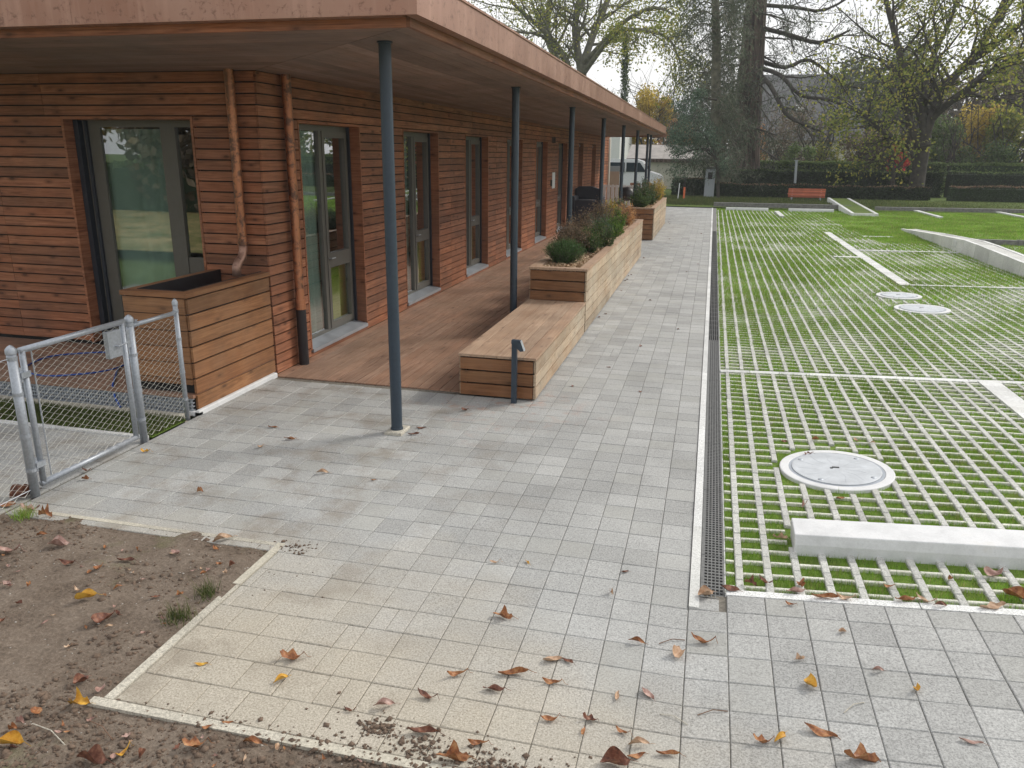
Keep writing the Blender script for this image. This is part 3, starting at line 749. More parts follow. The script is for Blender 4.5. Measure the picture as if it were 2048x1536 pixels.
# dark granite kerb beyond the grass paving and verge
t = thing('retaining_kerb', (3, 38.9, 0), 'low dark granite retaining kerb closing the far end of the parking', 'kerb')
for k in range(18):
    x = .12+k*1.0; x2 = x+.99
    if 5.5 < x < 6.5: continue
    piece('kerb_block', M_stone, x, 38.6, -.02, x2, 38.9, .24+gz(x, 38)*.3 if k < 6 else .16+gz(x, 38), t)
sheet('verge', -30, 40, 38.3, 60, M_gl, .04, 20, 8, lambda X, Y: .10*np.clip((Y-38.4)/2, 0, 1)+.004*np.maximum(X, 0))
n = 60000; x = RNG.uniform(-3, 19, n); y = 38.9+RNG.beta(1, 1.4, n)*7
tag(blades('verge_grass', np.stack([x, y, .10*np.clip((y-38.4)/2, 0, 1)+.04], 1), RNG.uniform(.05, .13, n), np.full(n, .02), M_grassd), 'rough dull green verge grass in front of the low hedge', 'grass', kind='stuff')

# ================================================================ THE BUILDING
B = thing('timber_building', (-6, 20, 0), 'long single storey building clad in reddish brown timber boards under a flat copper edged roof', 'building')
WX, WY = -4.45, 7.44; ZS = 3.10; PIT = ZS/29
DOORS = [(8.22, 9.84), (11.33, 12.92), (14.42, 16.0), (17.5, 19.05), (20.55, 22.05), (23.62, 25.12)]
SLITS = [(27.3, 28.3), (30.4, 31.4)]
YEND = 35.6
rest = MB()
def board(x0, y0, z0, x1, y1, z1, indiv):
    if indiv: piece('board', M_clad, x0, y0, z0, x1, y1, z1, B)
    else: rest.box(x0, y0, z0, x1, y1, z1)
g = .007; TH = .022
# long side
opens = DOORS+SLITS
piers = []; last = WY
for a, b_ in opens: piers.append((last, a)); last = b_
piers.append((last, YEND))
for i, (a, b_) in enumerate(piers):
    js = [a, b_]
    if i in (2, 3, 4, 6): js = [a, a+(b_-a)*.42, b_]
    if i == 7 or i == 8: js = [a, (a+b_)/2, b_]
    for k in range(25):
        for u, v in zip(js[:-1], js[1:]):
            d_ = random.uniform(-.0015, .0015)
            board(WX-TH, u+(.002 if u == a else .0015), k*PIT+g, WX+d_, v-.0015, (k+1)*PIT-g, v < 17.6)
for k in range(25, 29):
    y = WY+.001; cut = [WY, 10.6+.0*k, 14.9, 19.3, 23.8, 28.0, 32, YEND]
    for u, v in zip(cut[:-1], cut[1:]): board(WX-TH, u+.0015, k*PIT+g, WX+random.uniform(-.0015, .0015), v-.0015, (k+1)*PIT-g, v < 20)
# front facade (faces the camera)
WL, WR = -6.80, -5.20; FL = -9.6
for k in range(2, 29):
    segs = [(FL, -7.74), (-7.74, WL), (WR, WX-TH-.002)] if k < 25 else [(FL, -7.0), (-7.0, WX-TH-.002)]
    for u, v in segs:
        piece('board', M_clad, u+.0015, WY+random.uniform(-.0015, .0015), k*PIT+g, v-.0015, WY+TH, (k+1)*PIT-g, B)
tag(rest.build('far_boards', M_clad, B), kind='stuff')
# backing behind the boards, with the openings left free
b = MB()
for a, c in piers: b.box(WX-.16, a+.02, .0, WX-TH-.001, c-.02, 25*PIT)
b.box(WX-.16, WY+TH, 25*PIT+.002, WX-TH-.001, YEND, ZS+.03)
b.box(FL, WY+TH+.001, .16, WL-.02, WY+.16, 25*PIT); b.box(WR+.02, WY+TH+.001, .16, WX-.17, WY+.16, 25*PIT); b.box(FL, WY+TH+.001, 25*PIT+.002, WX-.17, WY+.16, ZS+.03)
b.build('wall_backing', M_blackgap, B)
# rooms behind the glass
b = MB()
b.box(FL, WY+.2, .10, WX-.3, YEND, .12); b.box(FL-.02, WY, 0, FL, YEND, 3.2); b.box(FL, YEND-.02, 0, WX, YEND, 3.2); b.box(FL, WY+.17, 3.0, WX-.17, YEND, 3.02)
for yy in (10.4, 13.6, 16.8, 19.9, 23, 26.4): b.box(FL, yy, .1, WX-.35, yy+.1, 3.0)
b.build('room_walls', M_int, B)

def wavy(pts0, pts1, z0, z1, amp, n, axis, mat, parent):     # a hanging curtain
    b = MB(); prev = None; V = []
    for i in range(n+1):
        t_ = i/n; x = pts0[0]+(pts1[0]-pts0[0])*t_; y = pts0[1]+(pts1[1]-pts0[1])*t_; w_ = amp*math.sin(t_*n*.9+math.sin(t_*9))
        if axis == 'x': x += w_
        else: y += w_
        V += [(x, y, z0), (x, y, z1)]
    b.add(V, [(2*i, 2*i+2, 2*i+3, 2*i+1) for i in range(n)], .4)
    return b.build('curtain', mat, parent, True)

def side_door(y0, y1, band, curt):
    z0 = .10; z1 = 25*PIT-.004; xf = WX-.17
    d = bpy.data.objects.new('glazed_door', None); COL.objects.link(d); d.parent = B; d.location = (WX+6, (y0+y1)/2-20, 0)
    # reveals
    fr = MB(); f = .065; ym = y0+(y1-y0)*.50
    fr.box(xf-.05, y0+.03, z0, xf, y0+.03+f, z1-.03); fr.box(xf-.05, y1-.03-f, z0, xf, y1-.03, z1-.03)
    fr.box(xf-.05, y0+.03+f, z1-.03-f, xf, y1-.03-f, z1-.03); fr.box(xf-.05, y0+.03+f, z0, xf, y1-.03-f, z0+f)
    fr.box(xf-.05, ym-.035, z0+f, xf+.012, ym+.035, z1-.03-f)
    ly0, ly1 = ym+.037, y1-.03-f-.002                                  # opening leaf
    lz = 1.02
    for (a, c, e, h) in ((ly0, ly0+.06, z0+f, z1-.095), (ly1-.06, ly1, z0+f, z1-.095)): fr.box(xf-.04, a, e, xf+.022, c, h)
    for (e, h) in ((z0+f+.001, z0+f+.07), (lz-.09, lz+.09), (z1-.17, z1-.096)): fr.box(xf-.04, ly0+.06, e, xf+.022, ly1-.06, h)
    fr.build('frame', M_frame, d)
    p = MB().box(xf-.03, y0+.03+f, z0+f, xf-.018, ym-.035, z1-.03-f); p.build('pane', M_glass, d)
    MB().box(xf-.03, ly0+.06, lz+.09, xf-.018, ly1-.06, z1-.17).build('pane', M_glass, d)
    MB().box(xf-.03, ly0+.06, z0+f+.07, xf-.018, ly1-.06, lz-.09).build('pane', M_glass, d)
    MB().box(xf+.002, y1-.03-.03, z0, xf+.04, y1-.031, z1-.031, r=.2).box(xf+.002, y0+.031, z0, xf+.04, y0+.05, z1-.031, r=.2).build('blind_rail', M_rail, d)
    rv = MB(); rv.box(xf-.05, y1-.029, z0-.0, WX+.004, y1-.002, z1); rv.box(xf-.05, y0+.002, z0-.02, WX+.004, y0+.029, z1); rv.box(xf-.05, y0+.03, z1-.029, WX+.004, y1-.03, z1)
    rv.build('wooden_reveal', M_clad, d)
    s = MB(); s.add([(xf+.003,y0+.03,z0+.03),(WX+.02,y0+.03,z0-.01),(WX+.02,y1-.03,z0-.01),(xf+.003,y1-.03,z0+.03),(xf+.003,y0+.03,z0+.001),(WX+.02,y0+.03,z0-.05),(WX+.02,y1-.03,z0-.05),(xf+.003,y1-.03,z0-.05)],
                    [(0,1,2,3),(1,5,6,2),(0,4,5,1),(3,2,6,7)], .5)
    s.build('sill', M_alu, d)
    if True: MB().box(WX-.02, y0+.0, .0, WX+.003, y1, z0-.052).build('sill_board', M_clad, d)
    c = wavy((xf-.09, y0+.12), (xf-.09, ym+.06), z0+.05, z1-.1, .025, 26, 'x', M_curt, d)
    if curt: wavy((xf-.10, ly0+.08), (xf-.10, ly1+.05), z0+.05, 1.0, .02, 14, 'x', M_curty, d)
    else: wavy((xf-.22, ly0+.3), (xf-.22, ly1-.02), z0+.05, z1-.2, .02, 8, 'x', M_curt, d)
    MB().tube([(xf+.024, ly0+.03, 1.05), (xf+.06, ly0+.03, 1.05), (xf+.06, ly0+.13, 1.05)], .008, 6).build('handle', M_alu, d)
    return d
for i, (a, c) in enumerate(DOORS[:4]): side_door(a, c, i == 0, i < 3)
# entrance (open door leaf seen edge on) and the further door
for i, (a, c) in enumerate(DOORS[4:]):
    d = side_door(a, c, False, False)
    MB().box(WX-.16, a+.12, .1, WX-.12, a+.20, 2.55).tube([(WX-.10, a+.16, .9), (WX-.10, a+.16, 1.9)], .012, 6).build('pull_bar', M_whitep, d)
for (a, c) in SLITS:
    d = bpy.data.objects.new('window', None); COL.objects.link(d); d.parent = B; d.location = (WX+6, (a+c)/2-20, 0)
    MB().box(WX-.16, a+.03, .95, WX-.11, c-.03, 2.64).build('frame', M_frame, d)
    MB().box(WX-.109, a+.1, 1.03, WX-.10, c-.1, 2.56).build('pane', M_glass, d)
    rv = MB(); rv.box(WX-.16, c-.029, .0, WX+.004, c-.002, 2.665); rv.box(WX-.16, a+.002, .0, WX+.004, a+.029, 2.665); rv.box(WX-.16, a+.03, .0, WX-.02, c-.03, .94); rv.build('wooden_reveal', M_clad, d)
MB().box(WX+.002, 22.75, 1.38, WX+.02, 23.12, 1.82).build('notice_panel', M_whitep, B)
MB().box(WX+.001, 22.55, 1.45, WX+.03, 22.65, 1.62).build('letter_slot', M_black, B)
MB().box(WX+.001, 22.6, 2.62, WX+.08, 22.8, 2.78).build('lamp_housing', M_barkr, B)
# the big window of the front facade
d = bpy.data.objects.new('window', None); COL.objects.link(d); d.parent = B; d.location = (-6+6, WY-20, 0)
yf = WY+.20; z0, z1 = .2, 25*PIT-.004; xm0, xm1 = -5.74, -5.56
fr = MB(); fr.box(WL+.03, yf, z0, WL+.30, yf+.05, z1-.03, r=.2)
fr.box(WL+.30, yf, z1-.10, WR-.03, yf+.05, z1-.03); fr.box(WR-.09, yf, z0, WR-.03, yf+.05, z1-.10); fr.box(xm0, yf-.01, z0, xm1, yf+.05, z1-.10); fr.box(WL+.30, yf, z0, xm0, yf+.05, z0+.09)
fr.box(xm1, yf, 1.02, WR-.09, yf+.05, 1.20); fr.box(xm1, yf, z0, WR-.09, yf+.05, z0+.09)
fr.build('frame', M_frame, d)
MB().box(WL+.30, yf+.02, z0+.09, xm0, yf+.03, z1-.10).build('pane', M_glass, d)
MB().box(xm1, yf+.02, 1.20, WR-.09, yf+.03, z1-.10).build('pane', M_glass, d)
MB().box(xm1, yf+.02, z0+.09, WR-.09, yf+.03, 1.02).build('pane', M_glass, d)
MB().box(WL+.031, yf-.07, z0, WL+.09, yf-.002, z1-.031).box(WL+.13, yf-.03, z0, WL+.16, yf-.002, z1-.031).build('blind_rail', M_rail, d)
rv = MB(); rv.box(WL+.002, WY-.004, z0, WL+.029, yf+.05, z1); rv.box(WR-.029, WY-.004, z0, WR-.002, yf+.05, z1); rv.box(WL+.03, WY-.004, z1-.029, WR-.03, yf+.05, z1)
rv.build('wooden_reveal', M_clad, d)
wavy((WL+.12, yf+.12), (xm0+.02, yf+.12), .3, 2.55, .03, 22, 'y', M_curt, d)
wavy((xm1+.1, yf+.14), (WR-.1, yf+.14), .3, 2.55, .03, 8, 'y', M_curty, d)

# ---------------------------------------------------------------- roof: soffit planks, timber and copper edge
RF = bpy.data.objects.new('roof', None); COL.objects.link(RF); RF.parent = B; RF.location = (0, 0, 0)
EX, EY = -2.09, 5.47; CX, CY = -1.97, 5.33; YR = 33.4
def fall(y): return -.0030*max(0, y-WY)
def sz_side(x, y): return ZS+.065*(x-WX)/(EX-WX)+fall(y)
def sz_front(y): return ZS+.065*(WY-y)/(WY-EY)
def mitre_y(x): return WY+(EY-WY)*(x-WX)/(EX-WX)
NP = 16; wp = (EX-WX)/NP
for i in range(NP):
    xa = WX+wp*i+.002; xb = WX+wp*(i+1)-.002
    cuts = [None, 11.5+random.uniform(-2, 2), 17+random.uniform(-2, 2), 24+random.uniform(-2, 2), YR]
    for j in range(len(cuts)-1):
        ya0 = mitre_y(xa)+.006 if cuts[j] is None else cuts[j]+.002; ya1 = mitre_y(xb)+.006 if cuts[j] is None else cuts[j]+.002; yb = cuts[j+1]
        P = [(xa, ya0), (xb, ya1), (xb, yb), (xa, yb)]; b = MB()
        V = [(x, y, sz_side(x, y)) for x, y in P]+[(x, y, sz_side(x, y)+.02) for x, y in P]
        b.add(V, [(0,3,2,1),(4,5,6,7),(0,1,5,4),(1,2,6,5),(2,3,7,6),(3,0,4,7)], random.random()); b.build('soffit_plank', M_sofy, RF)
NP = 12; wp = (WY-EY)/NP
for i in range(NP):
    ya = EY+wp*i+.002; yb = EY+wp*(i+1)-.002; mx_ = lambda y: WX+(y-WY)/(EY-WY)*(EX-WX)
    cuts = [None, -6.4+random.uniform(-.9, .9), -10]
    for j in range(2):
        xa0 = mx_(ya)-.006 if cuts[j] is None else cuts[j]-.002; xa1 = mx_(yb)-.006 if cuts[j] is None else cuts[j]-.002; xb = cuts[j+1]
        P = [(xb, ya), (xa0, ya), (xa1, yb), (xb, yb)]
        V = [(x, y, sz_front(y)) for x, y in P]+[(x, y, sz_front(y)+.02) for x, y in P]
        MB().add(V, [(0,3,2,1),(4,5,6,7),(0,1,5,4),(1,2,6,5),(2,3,7,6),(3,0,4,7)], random.random()).build('soffit_plank', M_sofx, RF)
def slope_box(b, x0, x1, y0, y1, zb, zt, r=None):          # follows the fall of the roof along y
    V = [(x0,y0,zb+fall(y0)),(x1,y0,zb+fall(y0)),(x1,y1,zb+fall(y1)),(x0,y1,zb+fall(y1)),(x0,y0,zt+fall(y0)),(x1,y0,zt+fall(y0)),(x1,y1,zt+fall(y1)),(x0,y1,zt+fall(y1))]
    return b.add(V, [(0,3,2,1),(4,5,6,7),(0,1,5,4),(1,2,6,5),(2,3,7,6),(3,0,4,7)], r)
slope_box(MB(), EX, EX+.03, EY-.03, YR, 3.155, 3.30).build('timber_edge', M_clad, RF)
MB().box(-10, EY-.03, 3.155, EX-.001, EY, 3.30).build('timber_edge', M_clad, RF)
ZC0, ZC1 = 3.215, 3.455
yy = CY
cutsy = [CY+.02, 7.4, 9.6, 12.2, 14.8, 17.4, 20, 23, 26, 29, 31.6, YR+.1]
for u, v in zip(cutsy[:-1], cutsy[1:]):
    b = slope_box(MB(), CX-.02+random.uniform(-.004, .004), CX, u+.003, v-.001, ZC0, ZC1); slope_box(b, EX+.031, CX-.021, u+.003, v-.001, ZC0, ZC0+.015)
    slope_box(b, CX-.12, CX+.012, u+.003, v-.001, ZC1+.001, ZC1+.018); b.build('copper_fascia', M_copper, RF)
cx_ = [-10, -7.3, -4.65, CX-.021]
for u, v in zip(cx_[:-1], cx_[1:]):
    b = MB().box(u+.002, CY, ZC0, v, CY+.02, ZC1); b.box(u+.002, CY+.021, ZC0, min(v, EX), EY-.031, ZC0+.015); b.box(u+.002, CY-.012, ZC1+.001, v, CY+.12, ZC1+.018); b.build('copper_fascia', M_copper, RF)
b = MB(); b.box(CX-.021, CY, ZC0, CX, CY+.02, ZC1); b.box(EX-.01, CY+.022, ZC0+.016, CX-.001, EY, ZC0+.03); b.build('corner_trim', M_copper, RF)
slope_box(MB(), -10, CX-.125, CY+.13, YR, ZC1-.1, ZC1+.005).build('roof_deck', M_slate, RF)
slope_box(MB(), -10, EX, WY-.0, YR, 3.26, 3.3).build('roof_core', M_blackgap, RF)
MB().box(EX, YR, 3.1, CX, YR+.02, ZC1-.1).box(-10, YR+.101, 3.0, CX, YR+.12, ZC1-.1).build('end_fascia', M_copper, RF)

# posts
P0 = thing('canopy_post', (-2.51, 6.07, 0), 'nearest blue grey steel post on a small mortar pad', 'post', 'round steel posts carrying the canopy roof')
MB().lathe([(.0485, .02), (.0485, 3.158)], (-2.51, 6.07, 0), 24, r=.5).build('shaft', M_post, P0, True)
MB().lathe([(.0487, .02), (.055, .022), (.055, .04), (.0487, .043)], (-2.51, 6.07, 0), 24, r=.5).build('collar', M_post, P0); MB().lathe([(.0487, 3.14), (.06, 3.14), (.06, 3.151)], (-2.51, 6.07, 0), 24, r=.5).build('top_plate', M_post, P0)
MB().bbox(-2.585, 5.965, -.01, -2.43, 6.18, .026, .008).build('mortar_pad', M_edge, P0)
lab = ['second steel post, rising behind the near bench', 'third steel post from the camera, above the nearer planter', 'fourth steel post from the camera, right of the covered sofa',
       'fifth steel post from the camera, in front of the white wall', 'sixth steel post from the camera, left of the van windscreen', 'seventh steel post from the camera, crossing the white van', 'last steel post at the far end of the canopy']
for k in range(1, 8):
    c = copy_tree(P0); c.location = (-2.51, 6.07+4.245*k, fall(6.07+4.245*k)); c['label'] = lab[k-1]
    if 6.07+4.245*k > 33: c.location = (-2.51, 33.0, fall(33))

# ---------------------------------------------------------------- decks
D = thing('wooden_deck', (-3.4, 20, 0), 'brown weathered plank deck under the canopy along the facade', 'deck')
n = 18; wpl = (2.115)/n
for i in range(n):
    xa = WX+.005+wpl*i
    cuts = [7.36, 9.2+(i % 3)*1.3, 13+(i % 2)*1.5, 18, 26.5, 35.5] if i % 2 else [7.36, 10.6, 15.2, 20.5, 35.5]
    for u, v in zip(cuts[:-1], cuts[1:]): piece('plank', M_deck, xa+.004, u+.002, -.03, xa+wpl-.004, v-.002, .004+random.uniform(-.0008, .0008), D)
MB().box(WX-.02, 7.36, -.06, -2.32, 35.6, -.035).build('deck_bed', M_blackgap, D)
D2 = thing('wooden_deck', (-6.5, 6.7, 0), 'raised plank deck behind the mesh gate, below the big window', 'deck')
for i in range(10):
    ya = 6.0+.145*i; cuts = [-10, -8.1+(i % 2)*1.2, -4.47] if i % 3 else [-10, -6.2, -4.47]
    for u, v in zip(cuts[:-1], cuts[1:]): piece('plank', M_deckx, u+.002, ya+.002, .15, v-.002, ya+.143, .18+random.uniform(-.0008, .0008), D2)
MB().box(-10, 6.04, .0, -4.48, 7.44, .147).build('deck_bed', M_blackgap, D2)
b = MB()
for k in range(184): b.box(-10+.03*k, 6.005, .0, -10+.03*k+.016, 6.02, .145, r=.3)
for k in range(5): b.box(-10, 6.0, .002+.033*k, -4.48, 6.03, .012+.033*k, r=.4)
b.build('metal_skirt_grille', M_steel, D2)
t = thing('edging_strip', (-7, 5.9, 0), 'whitish kerb under the metal grille of the raised deck', 'kerb')
for k in range(6): piece('edging_block', M_edge, -10+.92*k, 5.87, -.05, -9.085+.92*k, 5.95, .022, t)
t = thing('edging_strip', (-7, 5.36, 0), 'thin grey edging between the shaded grass strip and the gate path', 'kerb')
for k in range(6): piece('edging_block', M_white, -10+.92*k, 5.34, -.05, -9.085+.92*k, 5.385, .012, t)
sheet('grass_strip_soil', -10, -4.45, 5.385, 5.87, M_gs, -.005)
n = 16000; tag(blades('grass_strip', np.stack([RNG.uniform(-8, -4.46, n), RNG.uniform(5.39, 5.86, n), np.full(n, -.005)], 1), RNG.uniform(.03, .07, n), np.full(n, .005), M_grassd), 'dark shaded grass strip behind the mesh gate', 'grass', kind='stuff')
gp = bpy.data.objects.new('gate_path', None); COL.objects.link(gp); gp['kind'] = 'structure'
MB().quad((-10, 3.2, -.012), (-4.44, 3.2, -.012), (-4.44, 5.34, -.012), (-10, 5.34, -.012)).build('joint_sand', M_joint, gp)
for i in range(9):
    for j in range(4): 
        o = piece('slab', M_paver, -10+.617*i+.003, 3.2+.535*j+.003, -.05, -10+.617*(i+1)-.003, 3.2+.535*(j+1)-.003, -.004+random.uniform(0, .001), gp)

# ---------------------------------------------------------------- wooden box beside the gate
def box_boards(t, mat, x0, x1, y0, y1, zb, zt, nrow, sides, joints=(), capmat=None, topw=.07, mat_side=None):
    ph = (zt-zb)/nrow; gg = .008; th = .024; ms_ = mat_side or mat
    for k in range(nrow):
        a = zb+k*ph+gg; c = zb+(k+1)*ph-gg
        if 'f' in sides: piece('board', mat, x0+.012, y0, a, x1-.030, y0+th, c, t)
        if 'b' in sides: piece('board', mat, x0+.012, y1-th, a, x1-.030, y1, c, t)
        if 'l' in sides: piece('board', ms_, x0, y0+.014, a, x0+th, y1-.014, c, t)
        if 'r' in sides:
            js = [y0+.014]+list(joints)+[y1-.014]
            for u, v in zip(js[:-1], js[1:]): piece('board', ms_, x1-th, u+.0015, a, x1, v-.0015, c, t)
BX = thing('planter_box', (-4.8, 6.7, 0), 'tall empty wooden box with dark liner beside the mesh fence', 'planter')
x0, x1, y0, y1 = -5.13, -4.455, 6.03, 7.43
box_boards(BX, M_box, x0, x1, y0, y1, .03, 1.07, 7, 'r')
ph = (1.07-.03)/7
for k in range(7):
    if k >= 1: piece('board', M_box, x0+.01, y0, .03+k*ph+.004+(.09 if k == 1 else 0), x1-.030, y0+.024, .03+(k+1)*ph-.004, BX)
MB().box(x0+.02, y0+.03, .19, x1-.028, y1, .90).build('inner_panel', M_blackgap, BX)
MB().box(x0, y0+.03, .19, x0+.02, y1, 1.06).build('side_panel', M_box, BX)
for (a, b_, c, d_) in ((x0-.008, y0-.008, x1+.008, y0+.10), (x0-.008, y0+.102, x0+.09, y1), (x1-.09, y0+.102, x1+.008, y1)):
    piece('cap_board', M_box, a, b_, 1.076, c, d_, 1.118, BX)
MB().box(x0+.092, y0+.104, .92, x0+.10, y1, 1.122).box(x1-.10, y0+.104, .92, x1-.092, y1, 1.122).box(x0+.101, y0+.104, .92, x1-.101, y0+.112, 1.122).build('liner_rim', M_black, BX)
MB().box(x0+.05, y0+.05, .905, x1-.05, y1-.01, .925).build('tray', M_rail, BX)
MB().bbox(x0+.6, y0-.05, -.01, x1+.05, y0-.002, .03).bbox(x1+.002, y0-.05, -.01, x1+.05, y1-.07, .045, .01).build('mortar_footing', M_kerb, BX)

# ---------------------------------------------------------------- bench and planters
BN = thing('wooden_bench', (-1.9, 8.8, 0), 'low wooden box bench with plank top in front of the planter', 'bench')
x0, x1, y0, y1 = -2.31, -1.53, 7.24, 10.36
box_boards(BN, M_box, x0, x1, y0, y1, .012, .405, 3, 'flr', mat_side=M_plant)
for i in range(6):
    xa = x0-.006+(x1-x0+.012)*i/6; piece('plank', M_benchtop, xa+.0025, y0-.006, .412, xa+(x1-x0+.012)/6-.0025, y1, .438, BN)
MB().box(x0+.06, y0+.06, .01, x1-.06, y1, .408).build('core', M_blackgap, BN)
def planter(y0, y1, zt, joints, label):
    t = thing('wooden_planter', (-1.92, (y0+y1)/2, 0), label, 'planter', 'long wooden planters beside the path')
    x0, x1 = -2.31, -1.53
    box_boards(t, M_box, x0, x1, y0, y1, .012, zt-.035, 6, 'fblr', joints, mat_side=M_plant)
    w_ = .12
    for (a, b_, c, d_) in ((x0-.008, y0-.008, x1+.008, y0+w_), (x0-.008, y1-w_, x1+.008, y1+.008)): piece('cap_board', M_benchtop, a, b_, zt-.03, c, d_, zt, t)
    js = [y0+w_]+list(joints)+[y1-w_]
    for u, v in zip(js[:-1], js[1:]):
        piece('cap_board', M_benchtop, x0-.008, u+.002, zt-.03, x0+w_-.008, v-.002, zt, t); piece('cap_board', M_benchtop, x1-w_+.008, u+.002, zt-.03, x1+.008, v-.002, zt, t)
    MB().box(x0+.06, y0+.06, .01, x1-.06, y1-.06, zt-.07).build('soil', M_soil, t)
    n = int(3200*(y1-y0)); P = np.stack([RNG.uniform(x0+.11, x1-.11, n), RNG.uniform(y0+.12, y1-.12, n), RNG.uniform(zt-.06, zt-.02, n)], 1)
    an = RNG.uniform(0, 6.28, n); l_ = RNG.uniform(.006, .020, n); w2 = RNG.uniform(.003, .008, n)
    dx = np.stack([np.cos(an)*l_, np.sin(an)*l_, RNG.normal(0, .008, n)], 1); dy = np.stack([-np.sin(an)*w2, np.cos(an)*w2, RNG.normal(0, .003, n)], 1)
    V = np.stack([P-dx-dy, P+dx-dy, P+dx+dy, P-dx+dy], 1).reshape(-1, 3)
    tag(npmesh('bark_mulch', V, np.arange(4*n).reshape(-1, 4), M_mulch, parent=t), kind='stuff')
    return t
M_mulch = mk_green('pale_bark_mulch', [(0, (.28,.16,.09)), (.5, (.48,.33,.20)), (1, (.62,.48,.32))], 0)
planter(10.40, 19.1, .875, (13.2, 16.2), 'nearer long wooden planter full of small shrubs')
planter(22.9, 28.8, .90, (25.8,), 'farther wooden planter with green shrubs beyond the gap')

# path light bollard
BL = thing('path_light', (-1.72, 7.13, 0), 'short dark grey path light with tilted head in front of the bench', 'light')
MB().bbox(-1.745, 7.12, 0, -1.695, 7.16, .60, .003).build('post', M_post, BL)
MB().prism([(-1.745,.60),(-1.745,.635),(-1.66,.632),(-1.625,.535),(-1.655,.528),(-1.694,.56),(-1.694,.60)], 7.105, 7.165, 'y').build('head', M_post, BL)
MB().add([(-1.657,7.103,.634),(-1.62,7.103,.533),(-1.62,7.167,.533),(-1.657,7.167,.634)], [(0,1,2,3)], .5).build('diffuser', M_alu, BL)

# ---------------------------------------------------------------- rain pipes
t = thing('downspout', (-4.36, 7.9, 0), 'mottled copper downspout ending in a black sleeve on the long wall', 'downspout')
pc = lambda z: (-4.375, 7.90, z)
MB().tube([pc(3.12), pc(.66)], .050, 18, cap=False).build('copper_pipe', M_pipe, t, True)
MB().tube([pc(1.05), pc(1.09)], .056, 18).tube([pc(.70), pc(.75)], .057, 18).tube([pc(.64), pc(.70)], .060, 18).build('pipe_socket', M_pipe, t)
MB().tube([pc(.64), pc(.0)], .056, 18, cap=False).build('black_sleeve', M_black, t, True)
t = thing('downspout', (-4.68, 7.37, 1.2), 'mottled copper downspout with elbow emptying into the wooden box', 'downspout')
pc = lambda z: (-4.69, 7.36, z)
MB().tube([pc(3.12), pc(1.42)], .047, 18, cap=False).build('copper_pipe', M_pipe, t, True)
MB().tube([pc(1.40), pc(1.43)], .054, 18).build('pipe_socket', M_pipe, t)
MB().tube([pc(1.42), (-4.69, 7.355, 1.34), (-4.69, 7.32, 1.275), (-4.70, 7.27, 1.235), (-4.705, 7.23, 1.19), (-4.705, 7.22, 1.09)], .045, 16).build('elbow', M_copper, t, True)

# ---------------------------------------------------------------- mesh fence and gate
GX = -4.44
def chainlink(b, ya, yb, za, zb, x=GX, p=.046):
    n = int((yb-ya)/p); st = p/2; m_ = int((zb-za)/st)
    for k in range(n+1):
        pts = []
        for i in range(m_+1):
            s_ = 1 if (i+k) % 2 else -1
            pts.append((x+.003*s_*(1 if k % 2 else -1), min(yb, max(ya, ya+k*p+s_*p/2)), za+i*st))
        b.tube(pts, .0019, 4, cap=False, r=.5)
FN = thing('mesh_fence', (GX, 5, 0), 'galvanised chain link fence posts and mesh beside the wooden box', 'fence')
def post(y, h, r_, z0=0): 
    b = MB().tube([(GX, y, z0), (GX, y, h)], r_, 18); b.lathe([(r_+.004, h-.03), (r_+.004, h), (r_*.6, h+.02), (.001, h+.03)], (GX, y, 0), 18)
    return b.build('fence_post', M_steel, FN, True)
post(4.14, 1.06, .031); post(5.27, 1.05, .031); post(5.85, 1.08, .021)
b = MB(); chainlink(b, 5.30, 5.83, .03, .97); b.build('wire_mesh', M_wire, FN)
MB().tube([(GX, 5.30, .985), (GX, 5.83, .985)], .018, 12).build('top_rail', M_steel, FN, True)
b = MB(); chainlink(b, 2.6, 4.10, .03, 1.0); b.build('wire_mesh', M_wire, FN)
MB().tube([(GX, 2.6, 1.0), (GX, 4.11, 1.0)], .003, 6).tube([(GX, 2.6, .06), (GX, 4.11, .06)], .003, 6).build('tension_wire', M_steel, FN)
for y in (4.14, 5.27, 5.85):
    for z in (.2, .45, .75, 1.0): MB().tube([(GX, y, z-.012), (GX, y, z+.012)], .034 if y < 5.8 else .024, 14).build('clamp', M_steel, FN)
b = MB()
for k in range(9): b.tube([(GX+random.uniform(-.02, .02), 5.32+random.uniform(-.02, .04), .98+random.uniform(-.02, .05)) for _ in range(4)], .003, 4)
b.build('wire_tie', M_alu, FN)
GT = thing('mesh_gate', (GX, 4.7, 0), 'galvanised tube gate with chain link infill and latch box', 'gate')
y0, y1, z0, z1 = 4.225, 5.185, .07, 1.035
MB().tube([(GX, y0, z0), (GX, y0, z1)], .021, 14).tube([(GX, y1, z0), (GX, y1, z1)], .021, 14).tube([(GX, y0-.02, z1), (GX, y1+.02, z1)], .0215, 14).tube([(GX, y0-.02, z0), (GX, y1+.02, z0)], .0215, 14).build('frame', M_steel, GT, True)
b = MB(); chainlink(b, y0+.07, y1-.02, z0+.02, z1-.02); b.build('wire_mesh', M_wire, GT)
MB().tube([(GX, y0+.075, z0+.02), (GX, y0+.075, z1-.02)], .005, 6).build('tension_bar', M_steel, GT)
MB().bbox(GX-.02, y1-.19, .78, GX+.02, y1-.05, .99, .004).bbox(GX-.015, y1+.02, .82, GX+.015, y1+.055, .97, .003).tube([(GX+.022, y1-.12, .87), (GX+.05, y1-.12, .87), (GX+.05, y1-.01, .88)], .006, 8).build('latch_box', M_steel, GT)
for z in (.22, .87): MB().box(GX-.028, 4.165, z-.02, GX+.028, y0+.02, z+.02).tube([(GX+.0, 4.185, z-.05), (GX, 4.185, z+.05)], .012, 8).build('hinge', M_steel, GT)
